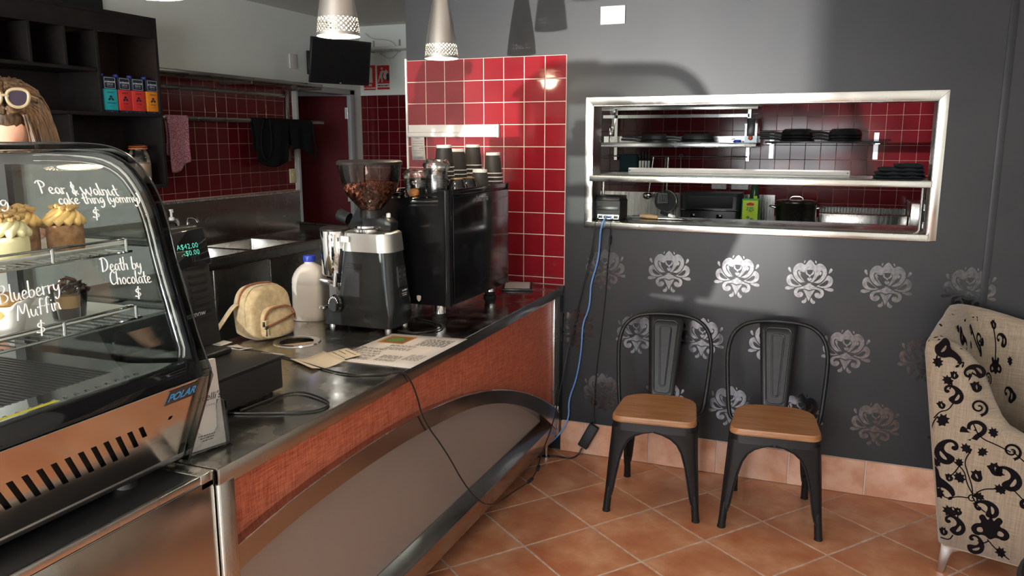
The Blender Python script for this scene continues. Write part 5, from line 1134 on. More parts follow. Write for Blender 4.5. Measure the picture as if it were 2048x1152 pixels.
MB().lathe([(.051,.211),(.054,.214),(.051,.218)], (0,0,0), 32, cap=False).build('rubber_seal', M['jar_seal'], jr, True, smooth=60); MB().lathe([(.050,.219),(.054,.222),(.052,.231),(.040,.237),(0,.238)], (0,0,0), 32).build('glass_lid', M['jar_glass'], jr, True, smooth=60)
MB().tube([(.052*math.cos(a_), .052*math.sin(a_), .226) for a_ in [2*PI*i/24 for i in range(24)]], .0015, 6, True).build('wire_bail', M['jar_seal'], jr, True, smooth=60)
bx_ = thing('brown_box', 'brown cardboard box on the lowest shelf beside the jar', 'box', (-2.70,-.47,1.347)); MB().box(-2.78,-2.62,-.60,-.36,1.347,1.57).build('carton', M['cup_black'], bx_, bevel=.002); MB().box(-2.6195,-2.6185,-.50,-.46,1.347,1.57).build('tape', M['zip_tape'], bx_)

# overhead slatted rack, wall rails
rk = thing('slatted_rack', 'steel slatted rack fixed to the tiled wall', 'rack', (-2.74,.85,1.99))
MB().box(-2.600,-2.590,.02,1.70,2.018,2.044).build('front_bar', M['steel_bench'], rk, bevel=.002)
for k in range(6): MB().box(-2.87+.045*k,-2.85+.045*k,.02,1.70,2.018,2.024).build('slat', M['steel_bench'], rk)
for y in (.02,.86,1.69): MB().box(-2.888,-2.600,y,y+.012,2.000,2.019).build('cross_bar', M['steel_bench'], rk)
MB().box(-2.893,-2.884,.15,1.62,1.945,1.973).build('wall_rail', M['steel_bench'], rk, bevel=.002); MB().box(-2.893,-2.872,1.60,1.635,1.44,2.0).build('upright', M['steel_bench'], rk, bevel=.002)
tr_ = thing('towel_rail', 'flat steel towel rail on the maroon tiled wall', 'rail', (-2.79,1.1,1.74))
MB().box(-2.795,-2.785,.16,1.98,1.738,1.768).build('bar', M['steel_bench'], tr_, bevel=.003)
for y in (.20,1.45): MB().tube([(-2.893,y,1.753),(-2.795,y,1.753)], .009, 8).build('bracket', M['steel_dark'], tr_, smooth=40)
def hang(name, label, cat, y0, y1, ztop, front, back, mt, seed, off=.012, gather=.35):
    rnd = random.Random(seed); t = thing(name, label, cat, (-2.79,(y0+y1)/2,ztop)); rows = []; n = 15
    prof = [(-off-.004, -back), (-off, -back*.5), (-off*.9, -.01), (-.004, .004), (.004, .004), (off*.9, -.01), (off, -front*.35), (off+.004, -front*.7), (off+.002, -front)]
    ph = rnd.uniform(0,6)
    for j, (dx, dz) in enumerate(prof):
        d = abs(dz); row = []
        for i in range(n):
            u = i/(n-1); yy = y0+(y1-y0)*u; sag = 1-gather*.25*min(1,d/.1)*(1 if dz < 0 else 0)
            yc = (y0+y1)/2; w_ = .008*math.sin(u*11+ph+d*6)*min(1, d/.08)
            row.append((-2.79+dx+w_, yc+(yy-yc)*sag+.012*math.sin(d*16+ph)*min(1,d/.15), ztop+dz*(1+.10*math.sin(u*4+ph)) if dz < 0 else ztop+dz))
        rows.append(row)
    MB().grid(rows).build('cloth', M[mt], t, smooth=180, solid=.003, subdiv=1)
    return t
hang('tea_towel','pink patterned tea towel hanging on the rail','towel',.235,.43,1.768,.34,.24,'pink_cloth',1)
MB_ = hang('apron','black apron hanging on the towel rail, left of the pair','apron',1.06,1.50,1.770,.335,.25,'black_cloth',2,.016)
MB().tube(smooth_path([(-2.768,1.18,1.765),(-2.766,1.14,1.66),(-2.764,1.13,1.52),(-2.764,1.18,1.45),(-2.764,1.24,1.50),(-2.766,1.26,1.62),(-2.768,1.25,1.765)],2), .007, 6).build('tie', M['black_cloth'], MB_, smooth=60)
MB_ = hang('apron','black apron hanging on the towel rail, nearest the door','apron',1.50,1.80,1.768,.255,.22,'black_cloth',5,.014)
MB().tube(smooth_path([(-2.772,1.79,1.76),(-2.770,1.81,1.62),(-2.770,1.84,1.50),(-2.770,1.80,1.45),(-2.770,1.74,1.50)],2), .006, 6).build('tie', M['black_cloth'], MB_, smooth=60)

# sink bench
sk = thing('sink_bench', 'stainless steel sink bench with splashback against the left wall', 'sink bench', (-2.6,.7,0))
BZ = .885; BY0, BY1 = -1.6, 1.72
bas = [[(-2.80,.50),(-2.36,.50),(-2.36,1.00),(-2.80,1.00)],[(-2.80,-.02),(-2.36,-.02),(-2.36,.45),(-2.80,.45)]]
vs, fs = fill2d([[(-2.889,BY0),(-2.30,BY0),(-2.30,BY1),(-2.889,BY1)]] + bas, .002)
MB().add([(p.x,p.y,p.z+BZ-.002) for p in vs], fs).build('top', M['steel_bench'], sk)
for q in bas:
    (x0,y0),(x1,y1) = q[0], q[2]; b = MB()
    b.add([(x0,y0,BZ-.002),(x1,y0,BZ-.002),(x1,y1,BZ-.002),(x0,y1,BZ-.002),(x0+.02,y0+.02,.66),(x1-.02,y0+.02,.66),(x1-.02,y1-.02,.66),(x0+.02,y1-.02,.66)], [(0,1,5,4),(1,2,6,5),(2,3,7,6),(3,0,4,7),(4,5,6,7)])
    b.build('basin', M['steel_bright'], sk, bevel=.012, seg=3)
MB().box(-2.305,-2.292,BY0,BY1,.815,.888).build('front_edge', M['steel_bench'], sk, bevel=.004)
MB().box(-2.8915,-2.880,BY0,BY1,.88,1.205).build('splashback', M['steel_bench'], sk, bevel=.002); MB().box(-2.8915,-2.868,BY0,BY1,1.188,1.205).build('splashback_rim', M['steel_brushed'], sk, bevel=.003)
MB().tube([(-2.875,BY1-.012,.930),(-2.60,BY1-.012,.925),(-2.33,BY1-.012,.918)], .011, 8).build('end_upstand', M['steel_bench'], sk, smooth=60); MB().box(-2.88,-2.31,BY1-.016,BY1-.008,.88,.925).build('end_panel', M['steel_bench'], sk)
MB().box(-2.86,-2.335,BY0+.02,1.262,.08,.64).build('carcass', M['black_matte'], sk)
for (y0, y1) in ((-1.58,-.72),(-.71,-.022),(-.010,.60),(.606,1.21)):
    dr_ = MB().box(-2.335,-2.318,y0,y1,.10,.812).build('door', M['steel_bench'], sk, bevel=.002)
    yh = y1-.035 if y1 < .1 else y0+.03
    MB().tube(smooth_path([(-2.318,yh,.44),(-2.29,yh,.44),(-2.285,yh,.46),(-2.285,yh,.53),(-2.29,yh,.55),(-2.318,yh,.55)],1), .005, 8).build('handle', M['chrome'], dr_, smooth=60)
for y in (-.018,.060): MB().box(-2.318,-2.312,y-.005,y+.005,.10,.812).build('door_edge', M['steel_bright'], sk)
MB().box(-2.3175,-2.3165,-.26,-.09,.50,.70).build('dark_panel', M['black_matte'], sk)
MB().box(-2.335,-2.318,1.225,1.262,.10,.812).build('door_edge', M['steel_bright'], sk)
wp = thing('white_appliance', 'white undercounter appliance at the far end of the sink bench', 'appliance', (-2.58,1.49,0))
MB().box(-2.833,-2.332,1.275,1.69,.0,.63).build('body', M['white_paint'], wp, bevel=.004); MB().box(-2.332,-2.316,1.275,1.69,.05,.80).build('door', M['white_paint'], wp, bevel=.004)
tp = thing('sink_tap', 'small brass and chrome tap behind the sink', 'tap', (-2.845,.42,BZ))
MB().tube(smooth_path([(-2.845,.42,BZ),(-2.845,.42,1.06),(-2.83,.42,1.09),(-2.77,.42,1.09),(-2.75,.42,1.06)],2), .010, 10).build('spout', M['chrome'], tp, smooth=60)
MB().lathe([(.024,0),(.022,.02),(.012,.03),(.014,.05)], (-2.845,.52,BZ), 16).build('handle', M['gold_rim'], tp, smooth=40); MB().lathe([(.020,0),(.020,.012),(0,.012)], (-2.845,.42,BZ), 16).build('flange', M['chrome'], tp, smooth=40)
sn = thing('soap_pump', 'clear hand sanitiser pump bottle on the sink bench', 'bottle', (-2.50,-.065,BZ))
MB().lathe([(.032,0),(.035,.004),(.035,.20),(.028,.222),(.014,.232),(.014,.245)], (0,0,0), 24).build('body', M['clear_plastic'], sn, True, smooth=50); MB().lathe([(.0355,.05),(.0355,.17)], (0,0,0), 24, cap=False).build('label', M['paper'], sn, True, smooth=60)
MB().add([(.0362*math.cos(a_), .0362*math.sin(a_), z) for z, a_ in ((.13,-.9),(.12,-.2),(.15,.1),(.16,-.7))], [(0,1,2,3)]).build('red_mark', M['sign_red'], sn, True)
MB().lathe([(.016,.245),(.016,.262),(.007,.266),(.007,.30),(.012,.302),(.012,.312),(0,.314)], (0,0,0), 16).tube([(0,0,.307),(.03,-.02,.308),(.038,-.026,.298)], .005, 8).build('pump', M['white_plastic'], sn, True, smooth=50)

# wall plates, screen, fire signs, small shelf
def plate(name, label, cat, o, u, v, w_, h_, mt, kind):
    o, u, v = map(Vector, (o, u, v)); n = u.cross(v); t = thing(name, label, cat, o)
    MB().obox(o+n*.005, u*w_/2, v*h_/2, n*.005).build('plate', M[mt], t, bevel=.003)
    b = MB()
    if kind == 'double':
        MB().obox(o+n*.0105, u*w_*.32, v*h_*.42, n*.001).build('centre', M[mt], t, bevel=.001)
        for s in (-1, 1):
            MB().obox(o+n*.013+u*(w_*.21*s)+v*h_*.24, u*w_*.075, v*h_*.085, n*.003).build('switch', M[mt], t, bevel=.002)
            for dx, dz, an in ((-.055,-.02,.5),(.055,-.02,-.5),(0,-.22,0)):
                c = o+n*.0118+u*(w_*.2*s+w_*dx)+v*(h_*dz-.002); b.obox(c, u*.0011*math.cos(an)+v*.0011*math.sin(an), -u*.004*math.sin(an)+v*.004*math.cos(an), n*.0004)
    elif kind == 'switch': MB().obox(o+n*.0115+v*0.01, u*w_*.10, v*h_*.09, n*.002).build('switch', M[mt], t, bevel=.001); b.obox(o+n*.0104-v*h_*.2, u*.001, v*.003, n*.0004)
    if b.v: b.build('pin_holes', M['ink_grey'], t)
    return t
plate('power_outlet','white double power outlet high on the charcoal wall','power outlet',(.225,0,2.190),(1,0,0),(0,0,1),.118,.082,'white_plastic','double')
plate('wall_switch','blank white plate on the white wall left of the screen','switch plate',(-2.9,1.745,2.237),(0,1,0),(0,0,1),.095,.115,'white_paint','blank')
plate('wall_switch','cream switch plate on the maroon tiles beside the door','switch plate',(-2.8925,1.655,1.322),(0,1,0),(0,0,1),.078,.115,'cream_plastic','switch')
tv = thing('wall_screen', 'black flat screen on an arm above the maroon door', 'monitor', (-2.9,1.98,2.25))
MB().box(-2.9,-2.875,1.93,2.03,2.15,2.34).build('wall_plate', M['black_satin'], tv, bevel=.004)
TC = Vector((-2.44,1.752,2.217)); TU = Vector((.38,.925,0)).normalized(); TN0 = Vector((.925,-.38,0)).normalized(); TN = (TN0 + Vector((0,0,-.16))).normalized(); TV_ = TN.cross(TU).normalized()
MB().tube([(-2.875,1.98,2.245),(-2.74,1.94,2.245),TC-TN*.045], .018, 8).build('arm', M['black_satin'], tv, smooth=40)
bz = MB().obox(TC-TN*.012, TU*.278, TV_*.172, TN*.012).build('bezel', M['black_satin'], tv, bevel=.005)
MB().obox(TC-TN*.035, TU*.16, TV_*.10, TN*.015).build('rear_housing', M['black_matte'], tv, bevel=.004); MB().obox(TC+TN*.0003+TV_*.006, TU*.265, TV_*.152, TN*.0006).build('panel', M['screen'], tv)
MB().obox(TC+TN*.0006-TV_*.162, TU*.008, TV_*.003, TN*.0004).build('logo_mark', M['grey_label'], bz)
def sign(label, x0, x1, z0, z1, txt, kind):
    t = thing('fire_sign', label, 'sign', ((x0+x1)/2, 2.75, z0), group='fire safety signs'); Y = 2.7485
    MB().box(x0,x1,Y-.0008,Y+.001,z0,z1).build('board', M['white_plastic'], t); MB().box(x0+.003,x1-.003,Y-.0014,Y-.0006,z0+(.055 if kind else .003),z1-.003).build('red_field', M['sign_red'], t)
    if kind: MB().box(x0+.003,x1-.003,Y-.0014,Y-.0006,z0+.003,z0+.022).build('red_band', M['sign_red'], t)
    w_ = x1-x0; h_ = z1-z0; cx = (x0+x1)/2; b = MB(); P2 = lambda pts: b.prism([(cx+a_*w_, z0+c_*h_) for a_, c_ in pts], (0,Y-.0022,0), (1,0,0), (0,0,1), (0,1,0), .0006)
    if not kind:
        P2([(-.02,.30),(.24,.30),(.24,.84),(.18,.90),(.06,.90),(-.06,.88),(-.08,.82),(-.02,.80)]); b.build('pictogram', M['icing_pale'] if 0 else M['paper'], t)
        b = MB(); put2d(b, text2d('FIRE', .026, 'CENTER', 0, 1, .0006), (cx,Y-.003,z0+.038), (1,0,0), (0,0,1)); put2d(b, text2d('EXTINGUISHER', .0185, 'CENTER', 0, .95, .0006), (cx,Y-.003,z0+.014), (1,0,0), (0,0,1)); b.build('lettering', M['white_plastic'], t, fix=False)
    else:
        P2([(-.16,.83+.045*math.sin(2*PI*i/14)) if 0 else (-.10+.085*math.cos(2*PI*i/14), .86+.055*math.sin(2*PI*i/14)) for i in range(14)])
        P2([(-.22,.74),(-.06,.79),(.10,.76),(.20,.70),(.16,.67),(.02,.70),(-.04,.66),(-.10,.54),(-.04,.44),(-.06,.30),(-.14,.30),(-.15,.44),(-.24,.50),(-.36,.30),(-.44,.31),(-.34,.52),(-.28,.62)])
        P2([(.10,.74),(.22,.83),(.40,.70),(.26,.52),(.20,.40),(.06,.46),(-.02,.52),(.04,.64)]); b.build('pictogram', M['paper'], t)
        b = MB(); b.prism([(cx+a_*w_, z0+c_*h_) for a_, c_ in ((.26,.36),(.46,.36),(.48,.58),(.42,.66),(.32,.68),(.24,.58))], (0,Y-.003,0), (1,0,0), (0,0,1), (0,1,0), .0006); put2d(b, text2d('FIRE BLANKET', .0205, 'CENTER', 0, .92, .0008), (cx,Y-.0025,z0+.030), (1,0,0), (0,0,1)); b.build('lettering', M['ink'], t, fix=False)
sign('red fire extinguisher sign partly behind the black screen', -2.866, -2.735, 2.060, 2.287, 'x', 0); sign('red and white fire blanket sign beside the tiled wall edge', -2.722, -2.588, 2.063, 2.282, 'x', 1)
ws = thing('wall_shelf', 'narrow white shelf on brackets above the fire signs', 'shelf', (-2.6,2.75,2.40))
MB().box(-2.80,-2.20,2.55,2.748,2.398,2.420).build('board', M['white_paint'], ws, bevel=.002)
for x in (-2.745,-2.475): MB().box(x-.009,x+.009,2.744,2.749,2.40,2.50).box(x-.009,x+.009,2.58,2.749,2.390,2.397).build('bracket', M['alu'], ws)
cb = thing('screen_cable', 'grey cable looping over the narrow white shelf', 'cable', (-2.6,2.74,2.42))
MB().tube(smooth_path([(-2.80,2.70,2.56),(-2.78,2.735,2.53),(-2.70,2.738,2.505),(-2.62,2.738,2.505),(-2.54,2.738,2.48),(-2.49,2.735,2.425),(-2.485,2.735,2.39),(-2.54,2.738,2.345),(-2.59,2.738,2.335),(-2.64,2.738,2.36),(-2.68,2.738,2.385)],2), .004, 6).build('cord', M['grey_label'], cb, smooth=60)
# pendants
def pendant(x, y, label):
    t = thing('pendant_lamp', label, 'pendant lamp', (x, y, 1.950), group='brushed aluminium pendants over the counter')
    prof = [(.0700,0),(.0695,.010),(.064,.062),(.050,.150),(.034,.235),(.026,.262),(.018,.270),(0,.272)]
    def r_at(z):
        for (r0,z0),(r1,z1) in zip(prof[:-1], prof[1:]):
            if z0 <= z <= z1: return r0+(r1-r0)*(z-z0)/(z1-z0)
        return 0
    # perforated band: a strip of quads with round holes left open
    N = 26; b = MB(); zs = (.012,.027,.042,.057); cellw = 2*PI/N
    def cp_(a_, z): r = r_at(z); return (r*math.cos(a_), r*math.sin(a_), z)
    for j in range(3):
        for i in range(N):
            a0 = i*cellw; z0, z1 = zs[j], zs[j+1]; ca_, cz_ = a0+cellw/2, (z0+z1)/2; n = 12
            inn = [(ca_+0.0036/.067*math.cos(2*PI*k/n), cz_+.0036*math.sin(2*PI*k/n)) for k in range(n)]
            out = []
            for k in range(n):
                c_, s_ = math.cos(2*PI*k/n), math.sin(2*PI*k/n); m_ = max(abs(c_), abs(s_)); out.append((ca_+cellw/2*c_/m_, cz_+(z1-z0)/2*s_/m_))
            b.add([cp_(*p) for p in out]+[cp_(*p) for p in inn], [(k,(k+1)%n,n+(k+1)%n,n+k) for k in range(n)])
    b.build('perforated_band', M['alu_spun'], t, True, smooth=60)
    MB().lathe([(r_at(0),0),(r_at(.012),.012)], (0,0,0), 52, cap=False).lathe([(r_at(.057),.057)]+prof[2:], (0,0,0), 52, cap=False).build('shade', M['alu_spun'], t, True, smooth=60)
    MB().lathe([(r_at(z)-.002, z) for z in (.0015,.012)], (0,0,0), 40, cap=False).lathe([(r_at(z)-.002, z) for z in (.057,.10,.15,.2)], (0,0,0), 40, cap=False).build('inner_liner', M['lamp_inner'], t, True, smooth=60)
    MB().lathe([(0,.040),(.020,.044),(.030,.062),(.028,.085),(.018,.11),(.014,.14),(.014,.18)], (0,0,0), 24).build('bulb', M['bulb'], t, True, smooth=60)
    MB().tube([(0,0,.27),(0,0,.662)], .003, 8).build('flex', M['black_satin'], t, True, smooth=60); MB().lathe([(.05,.662),(.045,.678),(.02,.68)], (0,0,0), 24).build('ceiling_rose', M['alu'], t, True, smooth=60)
    lamp('pendant_glow', 'POINT', (x, y, 1.945), 7.0, (1.0,.80,.55), shadow_soft_size=.04)
pendant(-.275,-2.30,'pendant lamp above the cake display, only its glowing rim in view'); pendant(-.305,-1.493,'pendant lamp hanging in front of the black screen'); pendant(-.328,-.697,'pendant lamp hanging above the red tiles')
# ================================================================== kitchen seen through the hatch
kb = thing('kitchen_bench', 'steel kitchen bench along the tiled kitchen wall', 'bench', (.6,2.4,0))
MB().box(-.95,2.30,2.02,2.742,.862,.90).build('top', M['steel_bench'], kb, bevel=.003); MB().box(-.58,.82,2.736,2.7443,.90,1.19).build('splash_sheet', M['steel_brushed'], kb)
for x in (-.9,.65,2.2):
    for y in (2.08,2.68): MB().tube([(x,y,0),(x,y,.862)], .02, 10).build('leg', M['alu'], kb, smooth=40)
k1 = thing('pan_shelf', 'two-tier steel wall shelf with pans, left in the hatch view', 'shelf', (.07,2.6,1.55))
for z0 in (1.555, 1.835):
    sh = MB().box(-.56,.685,2.42,2.742,z0+.032,z0+.036).build('shelf', M['steel_bright'], k1)
    MB().box(-.56,.685,2.416,2.421,z0,z0+.037).build('front_lip', M['steel_bright'], sh, bevel=.001); MB().box(-.56,.685,2.735,2.7425,z0+.036,z0+.085).build('upstand', M['steel_bright'], sh)
for x in (-.45,.60): MB().box(x-.012,x+.012,2.70,2.7425,1.45,1.92).box(x-.012,x+.012,2.44,2.72,1.555,1.585).build('bracket', M['steel_bright'], k1)
MB().box(-.56,.60,2.70,2.705,1.785,1.81).build('wall_bar', M['steel_bright'], k1)
k2 = thing('bar_shelf', 'thin dark wall shelf on two pale brackets, right in the hatch view', 'shelf', (1.14,2.6,1.59))
MB().box(.745,1.530,2.44,2.742,1.590,1.602).build('board', M['black_satin'], k2, bevel=.002)
for x in (.772,1.507): MB().box(x-.016,x+.016,2.736,2.743,1.470,1.665).box(x-.016,x+.016,2.50,2.742,1.582,1.589).build('bracket', M['alu'], k2)
def pans(x, y, z, n, mt, label, r=.125):
    for k in range(n):
        t = thing('frying_pan', label[k], 'frying pan', (x, y, z+.022*k), random.uniform(-.15,.15), group='upturned frying pans in the kitchen')
        MB().lathe([(r,0),(r+.004,.002),(r+.001,.006),(r*.92,.026),(r*.80,.042),(r*.74,.045),(0,.045)], (0,0,0), 32, cap=False).build('pan_body', M[mt], t, True, smooth=50)
        MB().tube([(-r*.95,-.01,.010),(-r-.05,-.02,.020),(-r-.15,-.03,.024)], [.008,.009,.010], 8, flat=(0,0,1)).build('handle', M['black_satin'] if mt == 'pan_dark' else M[mt], t, True, smooth=50)
o3 = ['lowest', 'middle', 'topmost']
pans(-.10,2.56,1.592,2,'steel_dark',['%s shiny pan of the left pair on the steel shelf' % w for w in ('lower','upper')],.110); pans(.235,2.56,1.592,2,'steel_dark',['%s shiny pan of the right pair on the steel shelf' % w for w in ('lower','upper')],.125)
pans(.960,2.575,1.603,3,'pan_dark',['%s black pan of the left stack on the thin dark shelf' % w for w in o3],.115); pans(1.290,2.575,1.603,3,'pan_dark',['%s black pan of the right stack on the thin dark shelf' % w for w in o3],.115)
t = thing('blister_pack', 'teal blister pack with red knob hanging at the shelf end', 'packet', (.645,2.405,1.60)); MB().box(.60,.690,2.398,2.413,1.592,1.80).build('card', M['clear_plastic'], t); MB().box(.602,.688,2.404,2.412,1.592,1.64).build('lower_card', M['pack_teal'], t); MB().box(.618,.672,2.385,2.40,1.64,1.77).build('tool', M['black_satin'], t, bevel=.004); MB().ball((.645,2.385,1.625), .016, 12, 8).build('knob', M['red_knob'], t, smooth=60)
t = thing('blue_lid', 'small blue plastic cap on the steel shelf', 'cap', (.545,2.47,1.591)); MB().lathe([(.028,0),(.030,.004),(.026,.022),(0,.024)], (.545,2.47,1.591), 16).build('cap', M['blue_thing'], t, smooth=40); MB().tube([(.52,2.45,1.60),(.50,2.45,1.615),(.53,2.45,1.62)], .004, 6).build('loop', M['blue_thing'], t, smooth=40)
ur = thing('utensil_rail', 'thin steel utensil rail under the pan shelf', 'rail', (0,2.7,1.48)); MB().tube([(-.56,2.695,1.482),(.60,2.695,1.482)], .006, 8).build('bar', M['steel_bright'], ur, smooth=40)
for x in (-.50,.58): MB().tube([(x,2.742,1.482),(x,2.695,1.482)], .005, 6).build('bracket', M['steel_bright'], ur, smooth=40)
t = thing('teal_cloth', 'teal cloth hung over the utensil rail', 'cloth', (-.335,2.69,1.36)); MB().grid([[(-.41+.15*i/6, 2.683-.004*math.sin(i*1.7), z) for i in range(7)] for z in (1.355,1.40,1.45,1.490,1.494)]).grid([[(-.41+.15*i/6, 2.709, z) for i in range(7)] for z in (1.40,1.45,1.490,1.494)]).build('cloth', M['teal_cloth'], t, smooth=60, solid=.003)
kl = ['first', 'second', 'third', 'fourth']
for k in range(4):
    x = -.238+.024*k; t = thing('kitchen_knife', '%s knife from the teal cloth on the utensil rail' % kl[k], 'knife', (x,2.68,1.36), group='knives on the utensil rail')
    MB().prism([(-.008,0),(.006,.004),(.009,.11),(-.009,.11)], (x,2.679,1.335), (1,0,0), (0,0,1), (0,1,0), .003).build('blade', M['steel_bright'], t); MB().box(x-.008,x+.008,2.674,2.688,1.445,1.520).build('handle', M['black_satin'], t, bevel=.003)
t = thing('ladle', 'steel ladle hanging from the utensil rail', 'ladle', (-.16,2.68,1.19)); MB().tube([(-.13,2.683,1.475),(-.155,2.675,1.20)], .005, 6).build('stem', M['steel_bright'], t, smooth=60); MB().ball((-.165,2.655,1.165), .040, 16, 10, (1,.8,.7)).build('bowl', M['chrome'], t, smooth=60)
t = thing('strainer', 'round wire strainer hanging on the splash sheet', 'strainer', (-.02,2.70,1.06)); MB().tube([(-.02+.088*math.cos(2*PI*i/28), 2.69, 1.125+.088*math.sin(2*PI*i/28)) for i in range(28)], .006, 6, True).build('rim', M['steel_bright'], t, smooth=60); MB().lathe([(.086,0),(.07,.012),(.0,.020)], (-.02,2.69,1.125), 24, ax=(0,1,0)).build('mesh_bowl', M['steel_dark'], t, smooth=60); MB().tube([(-.015,2.69,1.213),(-.01,2.685,1.475)], .006, 6).build('handle', M['steel_bright'], t, smooth=60)
t = thing('slotted_turner', 'slotted steel turner hanging in front of the strainer', 'spatula', (-.03,2.66,1.09))
tp_ = [(-.042,0),(.042,.006),(.036,.085),(-.034,.085)]; vs, fs = fill2d([tp_] + [[(-.030+.0145*k,.012),(-.024+.0145*k,.012),(-.022+.013*k,.074),(-.028+.013*k,.074)] for k in range(5)], .001); MB().add([(-.04+p.x, 2.66+p.z, 1.105+p.y) for p in vs], fs).build('blade', M['steel_bright'], t); MB().tube([(-.04,2.66,1.188),(-.028,2.68,1.478)], .007, 6).build('handle', M['steel_bright'], t, smooth=60)
t = thing('long_skewer', 'thin dark rod hanging right of the strainer', 'utensil', (.095,2.70,1.05)); MB().tube([(.090,2.69,1.475),(.098,2.69,1.04)], .005, 6).build('rod', M['steel_dark'], t, smooth=60); MB().tube([(.090+.012*math.cos(2*PI*i/12),2.69,1.487+.012*math.sin(2*PI*i/12)) for i in range(12)], .003, 6, True).build('eye', M['steel_dark'], t, smooth=60)
plate('power_outlet','white outlet above the black crate in the kitchen','power outlet',(.39,2.7445,1.265),(1,0,0),(0,0,1),.115,.075,'white_plastic','double'); plate('power_outlet','white outlet above the oil tin in the kitchen','power outlet',(.55,2.7445,1.265),(1,0,0),(0,0,1),.130,.075,'white_plastic','double')
cr_ = thing('plastic_crate', 'black plastic tub with clip latches on the kitchen bench', 'crate', (.40,2.32,.90))
loft(MB(), [(.90,.19,.61,2.20,2.46,.03),(1.20,.175,.625,2.19,2.47,.04),(1.228,.185,.615,2.20,2.46,.04)]).build('tub', M['black_satin'], cr_, smooth=40); MB().box(.235,.565,2.182,2.19,1.12,1.205).build('label_recess', M['black_matte'], cr_, bevel=.003)
for x in (.28,.475): MB().box(x-.022,x+.022,2.176,2.192,1.035,1.075).build('latch', M['black_gloss'], cr_, bevel=.003)
MB().box(.195,.605,2.178,2.194,1.098,1.110).build('rim_band', M['black_gloss'], cr_, bevel=.002)
ot = thing('oil_tin', 'lime green and yellow oil tin on the kitchen bench', 'tin', (.692,2.20,.90))
MB().box(.632,.752,2.155,2.25,.90,1.195).build('tin_body', M['tin_green'], ot, bevel=.008); MB().prism([(.640,1.02),(.655,1.0),(.730,1.0),(.745,1.02),(.745,1.185),(.640,1.185)], (0,2.153,0), (1,0,0), (0,0,1), (0,1,0), .002).build('label', M['tin_lime'], ot); MB().prism([(.67,1.150),(.715,1.150),(.720,1.163),(.692,1.172),(.664,1.163)], (0,2.151,0), (1,0,0), (0,0,1), (0,1,0), .002).build('emblem', M['sign_red'], ot)
b = lines(MB(), (.640,2.1525,1.02), (1,0,0), (0,0,1), [(.03,.08,.108,.008),(.025,.085,.094,.007),(.045,.07,.084,.006)], (0,-1,0), .0012); b.ball((.680,2.1515,1.065),.012,8,6,(1,.1,.8)).ball((.705,2.1515,1.052),.012,8,6,(1,.1,.8)); b.build('print', M['tin_green'], ot); MB().lathe([(.014,0),(.014,.02),(0,.021)], (.72,2.20,1.195), 14).build('spout_cap', M['tin_lime'], ot, smooth=40); MB().box(.668,.716,2.1505,2.1528,1.0,1.035).build('price_label', M['grey_label'], ot)
t = thing('dark_bottle', 'dark green glass bottle behind the oil tin', 'bottle', (.70,2.36,.90)); MB().lathe([(.040,0),(.042,.006),(.042,.24),(.034,.29),(.030,.33),(.030,.40),(.032,.41),(.032,.44),(0,.44)], (.70,2.36,.90), 20).build('glass', M['bottle_green'], t, smooth=50); MB().lathe([(.0425,.10),(.0425,.20)], (.70,2.36,.90), 20, cap=False).build('label', M['tin_green'], t, smooth=50)
pt = thing('stock_pot', 'large steel stock pot with lid on the kitchen bench', 'pot', (1.0,2.24,.90))
MB().lathe([(.125,0),(.135,.006),(.137,.265),(.141,.270),(.141,.276),(.135,.277)], (0,0,0), 40).build('pot_body', M['steel_bench'], pt, True, smooth=40); MB().lathe([(.142,.277),(.142,.283),(.12,.290),(0,.298)], (0,0,0), 40).build('lid', M['steel_bench'], pt, True, smooth=50); MB().tube(smooth_path([(-.045,0,.294),(-.035,0,.316),(.035,0,.316),(.045,0,.294)],2), .006, 8).build('lid_handle', M['chrome'], pt, True, smooth=60)
for s in (-1,1): MB().tube(smooth_path([(s*.137,-.045,.235),(s*.178,-.038,.245),(s*.178,.038,.245),(s*.137,.045,.235)],2), .007, 8).build('side_handle', M['chrome'], pt, True, smooth=60)
gl = thing('griddle', 'low steel griddle with a row of vents on the kitchen bench', 'griddle', (1.44,2.5,.90))
MB().box(1.150,1.735,2.42,2.70,.90,1.085).build('body', M['steel_brushed'], gl, bevel=.004)
for k in range(27): MB().box(1.160+.0212*k,1.172+.0212*k,2.60,2.63,1.085,1.122).build('vent_fin', M['steel_dark'], gl)
MB().box(1.150,1.735,2.64,2.70,1.085,1.118).build('flue', M['steel_bench'], gl)
cw = thing('side_cooker', 'steel cooker side with black handle at the right of the hatch', 'cooker', (1.83,2.45,.90))
MB().box(1.742,2.10,2.32,2.72,.90,1.182).build('body', M['steel_brushed'], cw, bevel=.004); MB().box(1.80,1.862,2.30,2.32,1.06,1.135).build('handle', M['black_satin'], cw, bevel=.006); MB().box(1.815,1.85,2.295,2.32,.95,1.05).build('valve', M['alu'], cw, bevel=.004)
